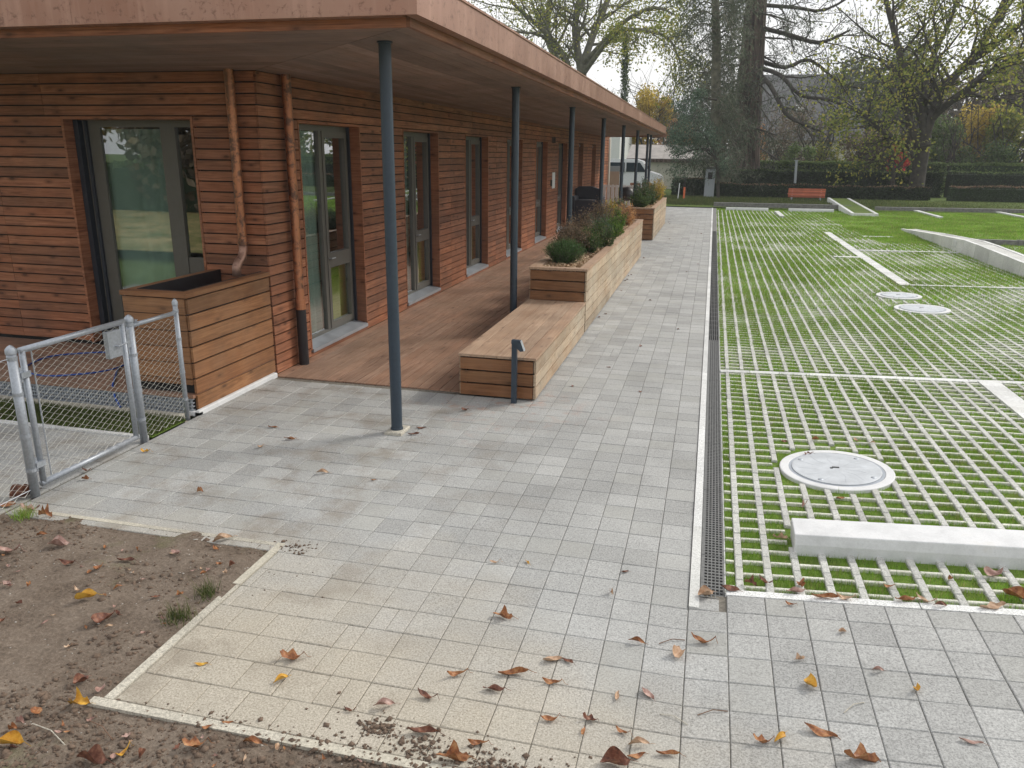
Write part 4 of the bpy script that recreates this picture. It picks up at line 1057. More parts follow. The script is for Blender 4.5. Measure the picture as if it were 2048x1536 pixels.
HZ = thing('garden_hose', (-6.28, 6.62, .19), 'loop of thin blue hose lying on the raised deck', 'hose')
pts = [( -6.28+.5*math.cos(a)*(1+.03*math.sin(3*a)), 6.64+.47*math.sin(a), .190+.004*math.sin(5*a)) for a in [i*2*math.pi/40 for i in range(41)]]
pts += [(-5.78+.10*i, 6.62-.14*i, .19) for i in range(1, 5)]+[(-5.30, 5.98, .10), (-5.2, 5.92, .03)]
MB().tube(pts, .009, 8).build('hose', M_blue, HZ, True)

# ================================================================ PLANTS IN THE PLANTERS
def leafquads(P, D, l, wd):          # quads at P along D
    n = len(P); A = RNG.normal(size=(n, 3)); S = np.cross(D, A); S /= np.linalg.norm(S, axis=1)[:, None]+1e-9
    D = D/(np.linalg.norm(D, axis=1)[:, None]+1e-9)
    l = np.broadcast_to(l, (n,))[:, None]; wd = np.broadcast_to(wd, (n,))[:, None]
    V = np.stack([P, P+D*l*.5+S*wd*.5, P+D*l, P+D*l*.5-S*wd*.5], 1)
    return V.reshape(-1, 3), np.arange(4*n).reshape(-1, 4)
def shrub(x, y, z, rad, h, ns, nl, leafm, l, wd, label, name='shrub', stemm=None, heads=None, up=.7, cat='shrub', group='shrubs growing in the wooden planters'):
    t = thing(name, (x, y, z), label, cat, group); b = MB(); PP = []; DD = []; HP = []
    for k in range(ns):
        a = RNG.uniform(0, 6.28); q = RNG.uniform(0, 1)**.6; tip = Vector((x+rad*q*math.cos(a), y+rad*q*math.sin(a), z+h*(up+(1-up)*RNG.random())*(1-.35*q*q)))
        base = Vector((x+.15*rad*math.cos(a), y+.15*rad*math.sin(a), z-.02)); mid = base.lerp(tip, .5)+Vector((0, 0, -.03*h))+Vector(RNG.normal(0, .05*rad, 3))
        pts = [base, mid, tip]; b.tube(pts, [.005, .0035, .0015], 4, cap=False)
        m_ = nl//ns
        for i in range(m_):
            u = .25+.75*RNG.random(); p_ = base.lerp(mid, u*2) if u < .5 else mid.lerp(tip, u*2-1)
            PP.append(p_+Vector(RNG.normal(0, .06*rad, 3))); dv = (tip-base).normalized()*.8+Vector(RNG.normal(0, .6, 3)); DD.append(dv)
        HP.append(tip)
    b.build('stem', stemm or M_twig, t)
    V, F = leafquads(np.array(PP), np.array(DD), RNG.uniform(l*.6, l*1.3, len(PP)), wd); npmesh('foliage', V, F, leafm, parent=t)
    if heads:
        HP = np.repeat(np.array(HP), heads[0], 0)+RNG.normal(0, heads[1], (len(HP)*heads[0], 3)); 
        V, F = leafquads(HP, RNG.normal(size=HP.shape), heads[2], heads[2]*.8); tag(npmesh('seed_head', V, F, M_dry, parent=t), kind='stuff')
    return t
ZP = .82
shrub(-1.98, 11.2, ZP, .31, .36, 170, 12000, M_rose, .04, .005, 'round dark green rosemary bush at the near end of the planter', 'rosemary_bush', up=.8)
L2 = [(-2.10, 12.35, .28, .42, M_leafb, 'wispy tan shrub with dry seed heads behind the rosemary bush', (10, .05, .018)), (-1.85, 12.5, .22, .34, M_shrub, 'low olive green shrub with reddish leaves near the planter edge', (3, .04, .014)),
      (-1.80, 13.3, .26, .36, M_shrub, 'green and brown bushy shrub against the path side of the planter', (4, .05, .015)), (-2.12, 13.6, .26, .46, M_leafb, 'twiggy brown shrub in front of the third post', (8, .05, .018)),
      (-1.98, 14.6, .24, .40, M_conifb, 'dark blue green shrub in the middle of the planter', None), (-1.80, 14.9, .22, .34, M_grassd, 'bright green feathery shrub in the middle of the planter', None),
      (-2.10, 15.6, .28, .50, M_leafb, 'brown dry shrub leaning towards the sofa', (8, .06, .02)), (-1.85, 16.2, .26, .42, M_leafb, 'rusty brown shrub behind the bright green one', (8, .06, .02)),
      (-2.08, 17.1, .26, .50, M_leafy, 'golden tan shrub near the far end of the planter', (8, .06, .02)), (-1.84, 17.7, .26, .42, M_leafo, 'reddish brown shrub at the far end of the planter', (6, .06, .02)),
      (-2.05, 18.5, .24, .46, M_shrub, 'small green shrub with pale seed heads at the far corner of the planter', (8, .06, .02))]
M_feather = mk_green('feathery_green_leaves', [(0, (.06,.12,.02)), (.6, (.12,.22,.04)), (1, (.19,.28,.06))], .3)
for i, (x, y, r_, h, mt, lb, hd) in enumerate(L2):
    shrub(x, y, ZP, r_*1.12, h*1.3, 80, 3000, M_feather if 'bright' in lb else mt,   .042 if mt is not M_conifb else .05, .018 if mt is not M_conifb else .007, lb, heads=hd, up=.45)
for x, y, r_, h, mt, lb, hd in [(-2.0, 23.5, .34, .52, M_shrub, 'large round green shrub at the near end of the far planter', None), (-1.85, 24.8, .34, .75, M_shrub, 'tall olive green shrub in the middle of the far planter', (3, .06, .03)),
                                (-2.1, 25.9, .36, .80, M_conifb, 'tall dark green shrub in the far planter', None), (-1.8, 27.2, .32, .78, M_leafy, 'loose yellowish shrub at the far end of the far planter', (6, .08, .03))]:
    shrub(x, y, .85, r_, h, 60, 3000, mt, .05, .022, lb, heads=hd, up=.4)
# grass tufts at the soil edge
TF = [(-2.53, 3.33, 'small green grass tuft at the chipped edging of the bed'), (-2.52, 3.08, 'tiny grass tuft lower down the chipped edging'), (-4.25, 3.86, 'green grass tuft at the foot of the gate post'), (-4.75, 3.75, 'grass tuft left of the gate post')]
for x, y, lb in TF:
    n = 160; P = np.stack([RNG.normal(x, .035, n), RNG.normal(y, .035, n), np.full(n, .0)], 1)
    o = blades('grass_tuft', P, RNG.uniform(.03, .11, n), np.full(n, .004), M_grassd if y < 3.5 else M_grass, lean=.9); tag(o, lb, 'grass tuft', kind='stuff')

# ================================================================ TREES AND BACKGROUND
def grow(b, LP, p, d, ln, r_, depth, maxd, cfg):
    seg = cfg.get('seg', 4); pts = [Vector(p)]; rad = [r_]; d = Vector(d).normalized()
    for i in range(seg):
        d = (d+Vector(RNG.normal(0, cfg['wob'], 3))+Vector((0, 0, cfg['up'][min(depth, len(cfg['up'])-1)]))).normalized()
        pts.append(pts[-1]+d*ln/seg); rad.append(max(r_*(1-(i+1)/seg*.62), .004))
    b.tube(pts, rad, 6 if r_ > .08 else (4 if r_ > .02 else 3), cap=False, r=RNG.random())
    if depth >= maxd:
        for i in range(cfg['leaf']):
            u = RNG.random()*seg; k = min(int(u), seg-1); LP.append(tuple(pts[k].lerp(pts[k+1], u-k)+Vector(RNG.normal(0, cfg['spread'], 3))))
        return
    nb = cfg['kids'][min(depth, len(cfg['kids'])-1)]
    for i in range(nb):
        u = (.25+.75*(i+RNG.random())/nb)*seg; k = min(int(u), seg-1); q = pts[k].lerp(pts[k+1], u-k)
        dd = (pts[k+1]-pts[k]).normalized(); s_ = dd.cross(Vector(RNG.normal(size=3))).normalized(); an = RNG.uniform(*cfg['ang'])
        grow(b, LP, q, dd*math.cos(an)+s_*math.sin(an), ln*RNG.uniform(*cfg['dl']), max(rad[k]*cfg['dr'], .005), depth+1, maxd, cfg)
def finish(t, b, LP, barkm, leafm, ls, wr=.75, leafname='crown', hang=0):
    b.build('trunk', barkm, t, True)
    if LP and leafm:
        P = np.array(LP); D_ = RNG.normal(size=P.shape); D_[:, 2] -= hang
        V, F = leafquads(P, D_, RNG.uniform(ls*.6, ls*1.3, len(P)), ls*wr); npmesh(leafname, V, F, leafm, parent=t)
def limb(b, LP, pts, rads, nb, cfg, ln, maxd=2, r_=None):    # main limb given by hand, side branches grown
    pts = [Vector(p) for p in pts]
    # smooth it a little
    sm = [pts[0]]
    for i in range(len(pts)-1):
        a = pts[max(i-1, 0)]; b0 = pts[i]; c = pts[i+1]; e = pts[min(i+2, len(pts)-1)]
        for u in (.33, .66, 1):
            sm.append(.5*((2*b0)+(-a+c)*u+(2*a-5*b0+4*c-e)*u*u+(-a+3*b0-3*c+e)*u**3))
    R_ = np.interp(np.linspace(0, 1, len(sm)), np.linspace(0, 1, len(rads)), rads)
    b.tube(sm, list(R_), 10, cap=False)
    for i in range(nb):
        u = (.12+.88*(i+RNG.random())/nb)*(len(sm)-1); k = min(int(u), len(sm)-2); q = sm[k].lerp(sm[k+1], u-k); dd = (sm[k+1]-sm[k]).normalized()
        s_ = dd.cross(Vector(RNG.normal(size=3))).normalized(); an = RNG.uniform(*cfg['ang'])
        grow(b, LP, q, dd*math.cos(an)+s_*math.sin(an), ln*RNG.uniform(.6, 1.2), min(R_[k]*.45, r_ or 9), 1, maxd, cfg)

# 1. the big tree on the right with several limbs
YT = 49.0
A = lambda x, y, dy=0: at(x, y, YT+dy)
T = thing('broadleaf_tree', A(1830, 403), 'large dark trunked tree with yellowing leaves rising through the hedge', 'tree')
T.location.z = 0.1
b = MB(); LP = []
cfg = dict(wob=.16, up=[.03, .02, .0, -.02], kids=[4, 4, 4], ang=(.5, 1.2), dl=(.45, .8), dr=.55, leaf=36, spread=.30)
limb(b, LP, [A(1831, 408), A(1832, 380), A(1838, 340), A(1845, 300), A(1850, 270)], [.62, .42, .38, .36, .34], 2, cfg, 2.0)
limb(b, LP, [A(1845, 300), A(1820, 250), A(1812, 180, 1), A(1795, 90, 2), A(1772, 0, 3), A(1760, -80, 4)], [.26, .23, .2, .17, .13, .09], 20, cfg, 4.0)
limb(b, LP, [A(1848, 285), A(1862, 240), A(1900, 205, -1), A(1960, 160, -2), A(2010, 125, -3), A(2080, 95, -4)], [.25, .21, .18, .16, .14, .1], 16, cfg, 3.4)
limb(b, LP, [A(1850, 275), A(1880, 190), A(1930, 130, 1), A(1965, 90, 1), A(2010, 0, 2), A(2030, -70, 2)], [.26, .22, .2, .18, .16, .12], 17, cfg, 3.6)
limb(b, LP, [A(1842, 300), A(1800, 285), A(1765, 262, -2), A(1735, 235, -3), A(1700, 215, -4)], [.17, .13, .1, .08, .05], 15, cfg, 2.8)
limb(b, LP, [A(1848, 280), A(1845, 200), A(1868, 110, 2), A(1905, 30, 3), A(1925, -60, 4)], [.2, .17, .14, .1, .07], 16, cfg, 3.4)
limb(b, LP, [A(1930, 130, 1), A(1985, 95, 0), A(2050, 40, -1)], [.15, .15, .12], 5, cfg, 2.5)
finish(T, b, LP, M_bark, M_leafg, .17)
# 2. giant sequoia
YQ = 53
A = lambda x, y, dy=0: at(x, y, YQ+dy)
T = thing('sequoia_tree', A(1482, 380), 'massive straight ridged reddish grey trunk with sagging bare branches', 'tree'); T.location.z = .1
b = MB(); LP = []
base = A(1482, 395); top = A(1522, -120); n = 60; V = []; F = []; kN = 14
for i in range(kN+1):
    c = base.lerp(top, i/kN); rr_ = .94*(1-.48*(i/kN)) + .35*math.exp(-i*1.1)
    for j in range(n):
        a = 2*math.pi*j/n; q = rr_*(1+.045*math.sin(a*15+1.5*math.sin(i*.6))+.02*math.sin(a*31+i)); V.append((c.x+q*math.cos(a), c.y+q*math.sin(a), c.z))
for i in range(kN):
    for j in range(n): F.append((i*n+j, i*n+(j+1) % n, (i+1)*n+(j+1) % n, (i+1)*n+j))
b.add(V, F, .5); b.build('trunk', M_barkr, T, True); b = MB()
cq = dict(wob=.22, up=[-.05, -.10, -.12], kids=[3, 4, 3], ang=(.4, 1.0), dl=(.4, .7), dr=.5, leaf=9, spread=.18)
limb(b, LP, [A(1512, 145), A(1540, 170, -3), A(1570, 225, -5), A(1600, 245, -6), A(1640, 262, -7)], [.16, .13, .11, .09, .05], 6, cq, 1.6)
limb(b, LP, [A(1515, 135), A(1560, 150, -3), A(1600, 190, -4), A(1660, 200, -5), A(1720, 225, -5)], [.14, .12, .1, .08, .05], 9, cq, 1.8)
limb(b, LP, [A(1515, 120), A(1570, 135, 1), A(1620, 120, 2), A(1680, 165, 3), A(1740, 180, 4)], [.14, .12, .1, .08, .05], 9, cq, 2.0)
limb(b, LP, [A(1520, 55), A(1580, 70, -2), A(1640, 85, -3), A(1700, 60, -4)], [.14, .12, .1, .05], 9, cq, 2.2)
limb(b, LP, [A(1525, 10), A(1590, 15, 1), A(1650, 20, 2), A(1720, -20, 3)], [.12, .1, .08, .05], 9, cq, 2.4)
for i in range(26):
    y_ = 300-i*15+RNG.uniform(-6, 6); sgn = 1 if i % 3 == 0 else -1; ln = RNG.uniform(40, 95); x_ = 1490+(300-y_)*.06
    limb(b, LP, [A(x_, y_, RNG.uniform(-.6, .2)), A(x_+sgn*ln*.4, y_-8+RNG.uniform(-5, 14), RNG.uniform(-3, 2)), A(x_+sgn*ln, y_+RNG.uniform(5, 40), RNG.uniform(-5, 3))], [.09, .06, .03], 8, cq, 1.7)
finish(T, b, LP, M_bark, M_conif, .30, .16, hang=.9)
# 3. thinner conifer left of it
YN = 46.5
A = lambda x, y, dy=0: at(x, y, YN+dy)
T = thing('conifer_tree', A(1440, 400), 'slender conifer with mossy leaning trunk and many drooping side twigs', 'tree'); T.location.z = .1
b = MB(); LP = []
limb(b, LP, [A(1437, 408), A(1440, 380), A(1438, 330), A(1434, 260), A(1432, 170), A(1433, 90), A(1430, 0), A(1428, -90)], [.55, .36, .31, .30, .28, .25, .2, .13], 4, cq, 1.2)
limb(b, LP, [A(1452, 403), A(1457, 370), A(1447, 325), A(1450, 280), A(1442, 200)], [.2, .12, .1, .09, .06], 6, cq, .9)
for i in range(44):
    y_ = 330-i*9.5; sgn = -1 if i % 2 else 1; ln = RNG.uniform(35, 85)*(1 if sgn < 0 else .6)
    limb(b, LP, [A(1434, y_), A(1434+sgn*ln*.45, y_-12+RNG.uniform(-8, 12), RNG.uniform(-2, 2)), A(1434+sgn*ln, y_+RNG.uniform(10, 40), RNG.uniform(-3, 3))], [.05, .035, .015], 7, cq, 1.25)
finish(T, b, LP, M_barkg, M_conif, .28, .16, hang=.9)
# pine bough clump (low branch with tufted blue green needles)
T = thing('pine_tree', at(1395, 395, 44), 'bushy blue green pine bough hanging before the garage roof', 'tree'); T.location.z = .1
b = MB(); LP = []
A = lambda x, y, dy=0: at(x, y, 44+dy)
cp2 = dict(wob=.22, up=[0, 0, .02], kids=[4, 4], ang=(.4, 1.1), dl=(.45, .8), dr=.5, leaf=60, spread=.15)
limb(b, LP, [A(1436, 395), A(1434, 330), A(1418, 300), A(1385, 300), A(1350, 312)], [.09, .08, .06, .05, .02], 13, cp2, 1.1)
limb(b, LP, [A(1434, 320), A(1410, 270), A(1385, 262), A(1358, 285)], [.07, .05, .04, .02], 9, cp2, 1.0)
limb(b, LP, [A(1434, 200), A(1400, 195), A(1372, 200)], [.06, .04, .02], 5, cp2, .8)
finish(T, b, LP, M_bark, M_conifb, .17, .22)
# 4. plane tree behind the roof
YP = 62
A = lambda x, y, dy=0: at(x, y, YP+dy)
T = thing('plane_tree', A(1160, 380), 'tall forked plane tree with pale trunks behind the copper roof', 'tree'); T.location.z = 0
b = MB(); LP = []
cfp = dict(wob=.15, up=[.04, .03, .0, -.03], kids=[5, 5, 3], ang=(.4, 1.1), dl=(.45, .8), dr=.5, leaf=46, spread=.42)
A0 = A(1160, 330)
limb(b, LP, [Vector((A0.x, A0.y, 0)), A(1165, 250), A(1160, 190), A(1165, 130)], [.7, .5, .42, .36], 3, cfp, 3)
limb(b, LP, [A(1160, 190), A(1120, 100, -1), A(1085, 60, -2), A(1040, 20, -3), A(990, -30, -4)], [.24, .22, .17, .13, .08], 12, cfp, 4.4)
limb(b, LP, [A(1155, 200), A(1100, 90, 1), A(1095, 40, 2), A(1110, -60, 3)], [.28, .27, .24, .16], 12, cfp, 4.2)
limb(b, LP, [A(1162, 140), A(1150, 60), A(1160, 0), A(1170, -80)], [.3, .25, .21, .16], 10, cfp, 4.2)
limb(b, LP, [A(1165, 130), A(1190, 60, 1), A(1215, 0, 2), A(1230, -80, 3)], [.28, .25, .21, .16], 10, cfp, 4.2)
limb(b, LP, [A(1170, 125), A(1215, 75, -2), A(1260, 35, -4), A(1310, 15, -5), A(1350, 30, -6)], [.2, .16, .13, .1, .05], 10, cfp, 2.8)
limb(b, LP, [A(1165, 150), A(1230, 68, -4), A(1290, 62, -6), A(1340, 80, -8), A(1365, 140, -8)], [.2, .15, .12, .08, .04], 12, cfp, 2.4)
finish(T, b, LP, M_barkg, M_leafg, .18)
# 5. ivy covered pole
T = thing('ivy_pole', at(1250, 300, 58), 'slim tall pole wrapped in green ivy above the roof edge', 'pole'); T.location.z = 0
p0 = at(1248, 260, 58); p1 = at(1252, 65, 58); b = MB().tube([(p0.x, p0.y, 0), p0, p1], .06, 8); b.build('pole', M_steel, T)
n = 2600; u = RNG.random(n); P = np.array([p0])*(1-u[:, None])+np.array([p1])*u[:, None]; P[:, 0] += RNG.normal(0, .13, n); P[:, 1] += RNG.normal(0, .12, n)
V, F = leafquads(P, RNG.normal(size=(n, 3)), .13, .1); npmesh('ivy', V, F, M_shrub, parent=T)
# 6. generic trees and bushes further back
def bush(px, base_z, Y, wpx, toppy, leafm, label, cat='tree', name='background_tree', ls=.3, nleaf=9000, barkm=M_bark, twiggy=True, lobes=9, group=None, flat=1.0):
    c = at(px, toppy, Y); w_ = wpx/FPX*Y*1.03; h = c.z-base_z; t = thing(name, (c.x, Y, base_z), label, cat, group); b = MB(); LP = []
    cf = dict(wob=.17, up=[.06, .05, .02], kids=[5, 4], ang=(.35, 1.0), dl=(.5, .8), dr=.55, leaf=1, spread=.1)
    if twiggy:
        for k in range(5):
            a = RNG.uniform(0, 6.28); grow(b, [], (c.x+.1*math.cos(a), Y+.1*math.sin(a), base_z), (math.cos(a)*.4, math.sin(a)*.4, 1), h*.75, max(.05, h*.016), 0, 2, cf)
    else: b.tube([(c.x, Y, base_z), (c.x, Y, base_z+h*.5)], .1, 6)
    b.build('trunk', barkm, t, True)
    cs = RNG.uniform(-1, 1, (lobes, 3)); cs[:, 2] = RNG.uniform(.22, .85, lobes); r_ = RNG.uniform(.28, .5, lobes)
    k = RNG.integers(0, lobes, nleaf); dv = RNG.normal(size=(nleaf, 3)); dv /= np.linalg.norm(dv, axis=1)[:, None]; q = RNG.random(nleaf)**.45
    P = np.stack([c.x+w_/2*(cs[k, 0]*.62+dv[:, 0]*q*r_[k]), Y+w_/2*.7*(cs[k, 1]*.62+dv[:, 1]*q*r_[k]), base_z+h*np.clip(cs[k, 2]+dv[:, 2]*q*r_[k]*.55*flat, .02, 1.05)], 1)
    V, F = leafquads(P, RNG.normal(size=P.shape), RNG.uniform(ls*.5, ls*1.3, nleaf), ls*.7); npmesh('crown', V, F, leafm, parent=t)
    return t
bush(1300, 0, 72, 110, 165, M_leafy, 'bright yellow autumn tree above the garage roof', nleaf=5000, ls=.26)
bush(1362, 0, 76, 90, 215, M_leafo, 'orange leaved autumn tree behind the pine bough', nleaf=4200, ls=.26)
bush(1225, 0, 70, 70, 225, M_leafg, 'green yellow bush just above the roof edge', nleaf=4000, ls=.26)
bush(1575, 0, 66, 120, 215, M_leafb, 'bare twiggy bush in front of the grey roofed house', nleaf=2600, ls=.16)
bush(1640, 0, 63, 110, 190, M_leafb, 'second bare twiggy bush before the grey roof, right of the first', nleaf=2600, ls=.16)
bush(1600, 0, 58, 80, 285, M_hedgel, 'low round green bush under the roof of the cream house', nleaf=2200, ls=.16, name='background_bush', cat='bush')
bush(1525, 0, 64, 50, 235, M_leafo, 'slim tan leaved sapling beside the sequoia trunk', nleaf=900, ls=.2)
bush(1715, 0, 84, 110, 130, M_conif, 'dark evergreen filling the gap left of the big tree', nleaf=4200, ls=.34)
bush(1740, 0, 62, 110, 260, M_leafb, 'brownish shrub mass left of the big trunk', nleaf=4200, ls=.2)
bush(1660, 0, 60, 60, 290, M_leafg, 'low yellow green bush right of the white house wall', nleaf=2600, ls=.18, name='background_bush', cat='bush')
bush(1800, 0, 51.6, 46, 276, M_leafr, 'vivid red leaved shrub glimpsed left of the big trunk', nleaf=4200, ls=.17, name='background_bush', cat='bush')
bush(1905, 0, 58, 90, 235, M_hedgel, 'pale green bush right of the big trunk', nleaf=5200, ls=.2, name='background_bush', cat='bush')
bush(1975, 0, 62, 110, 200, M_leafy, 'yellow and brown bush on the right behind the hedge', nleaf=4200, ls=.22, name='background_bush', cat='bush')
bush(2045, 0, 60, 120, 180, M_leafg, 'olive bush cut by the right picture edge', nleaf=6500, ls=.24, name='background_bush', cat='bush')
bush(1960, 0, 56, 130, 285, M_shrub, 'low leafy green shrub on top of the right hedge', nleaf=6000, ls=.18, name='background_bush', cat='bush')
bush(1900, 0, 92, 260, 150, M_leafb, 'hazy brown tree far behind the right bushes', nleaf=9000, ls=.42)
bush(2030, 0, 88, 180, 90, M_leafb, 'tall purplish brown tree at the right picture edge', nleaf=8000, ls=.42)
bush(1760, 0, 90, 220, 60, M_conif, 'tall dark conifer behind the big tree', nleaf=4500, ls=.38)
bush(1620, 0, 100, 120, 215, M_leafb, 'small brown tree beyond the grey roofed house', nleaf=3000, ls=.36)
bush(1465, 0, 84, 130, 150, M_conif, 'dark conifer mass behind the two conifer trunks', nleaf=2600, ls=.34)
bush(1390, 0, 90, 80, 130, M_conif, 'thin dark conifer left of the slender one', nleaf=2600, ls=.34)
bush(1040, 0, 80, 160, 40, M_leafg, 'leafy tree crown showing over the copper fascia', nleaf=5000, ls=.3)
# small fork tree in front of the hedge
YF = 47.4; A = lambda x, y, dy=0: at(x, y, YF+dy)
T = thing('small_tree', A(1783, 400), 'small gnarled bare tree with forked dark trunk beside the red shrub', 'tree'); T.location.z = .1
b = MB(); LP = []; cf = dict(wob=.2, up=[.03, .03, .03], kids=[4, 4], ang=(.4, 1.1), dl=(.5, .8), dr=.5, leaf=1, spread=.1)
limb(b, LP, [A(1783, 405), A(1784, 370), A(1788, 338)], [.16, .12, .12], 0, cf, 1)
limb(b, LP, [A(1788, 342), A(1770, 325), A(1735, 318), A(1700, 310)], [.1, .08, .05, .03], 9, cf, 1.2)
limb(b, LP, [A(1788, 342), A(1805, 325), A(1820, 300), A(1818, 270)], [.09, .07, .05, .03], 7, cf, 1.2)
limb(b, LP, [A(1786, 338), A(1782, 300), A(1765, 265), A(1740, 240)], [.08, .07, .05, .03], 9, cf, 1.4)
finish(T, b, LP, M_bark, M_leafb, .12)

# hedges
def hedge(x0, x1, y0, y1, z0, z1, label, leafm, n, ls, dens_top=.35):
    t = thing('hedge', ((x0+x1)/2, (y0+y1)/2, 0), label, 'hedge')
    wob = lambda P: P+np.stack([0*P[:, 0], .16*(fbm(P[:, 0]*1.7, P[:, 2]*2+3)-.45), .20*(fbm(P[:, 0]*1.1+7, P[:, 1]*.9)-.45)], 1)
    MB().box(x0+.05, y0+.1, 0, x1-.05, y1-.1, z1-.1).build('inner_twigs', M_hedge, t)
    n1 = int(n*(1-dens_top)); P1 = np.stack([RNG.uniform(x0, x1, n1), np.full(n1, y0)+RNG.uniform(-.02, .09, n1), RNG.uniform(z0, z1, n1)], 1)
    n2 = n-n1; P2 = np.stack([RNG.uniform(x0, x1, n2), RNG.uniform(y0, y1, n2), np.full(n2, z1)+RNG.uniform(-.06, .03, n2)], 1)
    P = wob(np.concatenate([P1, P2])); V, F = leafquads(P, RNG.normal(size=P.shape), RNG.uniform(ls*.6, ls*1.3, len(P)), ls*.7); npmesh('foliage', V, F, leafm, parent=t)
    n3 = int((x1-x0)*160); P = wob(np.stack([RNG.uniform(x0, x1, n3), RNG.uniform(y0, y0+.25, n3), np.full(n3, z1)+RNG.uniform(.0, .05, n3)], 1)); V, F = leafquads(P, RNG.normal(size=P.shape), .07, .05)
    npmesh('pale_sunlit_top', V, F, M_dry if z1 < 1.1 else M_hedgel, parent=t)  # pale leaves, dry on the low hedges, painting the sunlit top edge
    return t
h = hedge(-.2, 11.0, 46.0, 46.7, .1, .80, 'low clipped dark hedge behind the red bench, left of the big trunk', M_hedge, 26000, .085)
hedge(11.9, 60, 46.0, 46.7, .1, .92, 'low clipped dark hedge to the right of the big trunk', M_hedge, 20000, .085)
hedge(-.6, 12.4, 49.6, 50.6, .1, 1.48, 'middle tall dark hedge behind the low one, left of the big trunk', M_hedge, 34000, .10)
hedge(12.8, 60, 49.8, 50.9, .1, 1.55, 'tall dark hedge behind the low one, right of the big trunk', M_hedge, 24000, .10)
hedge(2.0, 13.5, 53.5, 54.5, .1, 1.95, 'light green hedge top showing behind the dark hedges on the left', M_hedgel, 16000, .13)
hedge(14.0, 60, 54.5, 55.5, .1, 2.0, 'light green hedge top showing behind the dark hedges on the right', M_hedgel, 14000, .13)
hedge(-2.2, -.3, 46.5, 47.5, .1, 1.0, 'short dark shrubby hedge below the grey pillar', M_hedge, 7000, .10)

hedge(-45, 6, -12.6, -12, .0, 1.7, 'clipped hedge of the park behind the viewpoint', M_hedgel, 9000, .2)
# park bench seen from behind
T = thing('park_bench', (4.7, 44, .1), 'red wooden slatted bench standing in front of the low hedge', 'bench')
for k in range(5): piece('back_slat', M_red, 3.82, 44-.012*k, .30+.092*k, 5.62, 44.03-.012*k, .382+.092*k, T)
for k in range(3): piece('seat_slat', M_red, 3.82, 44.08+.13*k, .44, 5.62, 44.19+.13*k, .47, T)
for x in (4.0, 5.4): MB().box(x, 43.99+.03, .1, x+.05, 44.06, .7).box(x, 44.4, .1, x+.05, 44.45, .44).box(x, 44.06, .4, x+.05, 44.4, .44).build('leg', M_steel, T)
# pole behind low hedge, pillar, stakes
p = at(1590, 376, 47.6); q = at(1593, 322, 47.6)
T = thing('metal_pole', (p.x, p.y, .1), 'thin grey metal pole between the two dark hedges above the bench', 'pole')
MB().tube([(p.x, p.y, .1), (q.x, q.y, q.z)], .07, 10).tube([(q.x, q.y, q.z), (q.x, q.y, q.z+.05)], .1, 10).build('shaft', M_steel, T)
p = at(1417, 396, 45.2); q = at(1417, 334, 45.2)
T = thing('service_pillar', (p.x, p.y, .1), 'grey flat topped service pillar at the end of the path', 'pillar')
MB().bbox(p.x-.26, p.y-.14, .1, p.x+.26, p.y+.14, q.z-.1, .02).build('body', M_steel, T); MB().bbox(p.x-.34, p.y-.2, q.z-.1, p.x+.34, p.y+.2, q.z, .02).build('cap', M_slate, T)
MB().box(p.x-.12, p.y-.15, 1.1, p.x+.12, p.y-.141, 1.45).build('display', M_black, T)
p = at(1367, 405, 42.5)
T = thing('marker_stake', (p.x, p.y, .1), 'orange marker stake with dark top at the end of the path', 'stake')
MB().tube([(p.x, p.y, 0), (p.x, p.y, .75)], .05, 8).build('orange_part', M_orange, T); MB().tube([(p.x, p.y, .75), (p.x, p.y, 1.2)], .03, 8).build('dark_part', M_black, T)
p = at(1355, 402, 42.5)
T = thing('marker_stake', (p.x, p.y, .1), 'thin white stake left of the orange one', 'stake'); MB().tube([(p.x, p.y, 0), (p.x+.05, p.y, .95)], .025, 8).build('rod', M_whitep, T)

# garage row
G = thing('garage_building', (-1.5, 56, 0), 'low cream garage row with pale tiled roof behind the van', 'building')
MB().box(-5.4, 55.2, 0, 1.5, 60, 1.98).build('wall', M_wallw, G)
for k in range(4):
    x = -5.2+1.62*k; MB().box(x, 55.12, .1, x+1.5, 55.19, 1.85).build('garage_door', M_wallw, G)
g_ = [(54.9, 1.95), (54.9, 2.08), (57.6, 2.98), (60.3, 2.08), (60.3, 1.95), (57.6, 2.85)]
for k in range(6):
    MB().prism(g_, -5.7+1.2*k, -5.7+1.2*k+1.19, 'x').build('roof_panel', M_roofg, G)
MB().box(-5.7, 54.8, 1.84, 1.5, 54.89, 2.06).build('gutter', M_barkr, G)
# houses
def house(x0, x1, y, zw, zr, wallm, roofm, label, wins, name='house', hip=1.5):
    t = thing(name, ((x0+x1)/2, y, 0), label, 'house'); MB().box(x0, y, 0, x1, y+9, zw).build('wall', wallm, t)
    b = MB(); e = .5; V = [(x0-e,y-e,zw),(x1+e,y-e,zw),(x1+e,y+9+e,zw),(x0-e,y+9+e,zw),(x0+hip,y+4.5,zr),(x1-hip,y+4.5,zr)]
    b.add(V, [(0,1,5,4),(1,2,5),(2,3,4,5),(3,0,4),(3,2,1,0)], .5).build('roof', roofm, t)
    for (a, c, z0, z1) in wins:
        w_ = MB().box(a, y-.03, z0, c, y+.01, z1).build('window', M_glassd, t); MB().box(a-.08, y-.06, z1, c+.08, y, z1+.08).box(a-.08, y-.06, z0-.08, c+.08, y, z0).box(a-.08, y-.05, z0, a, y, z1).box(c, y-.05, z0, c+.08, y, z1).build('frame', M_whitep, w_)
    return t
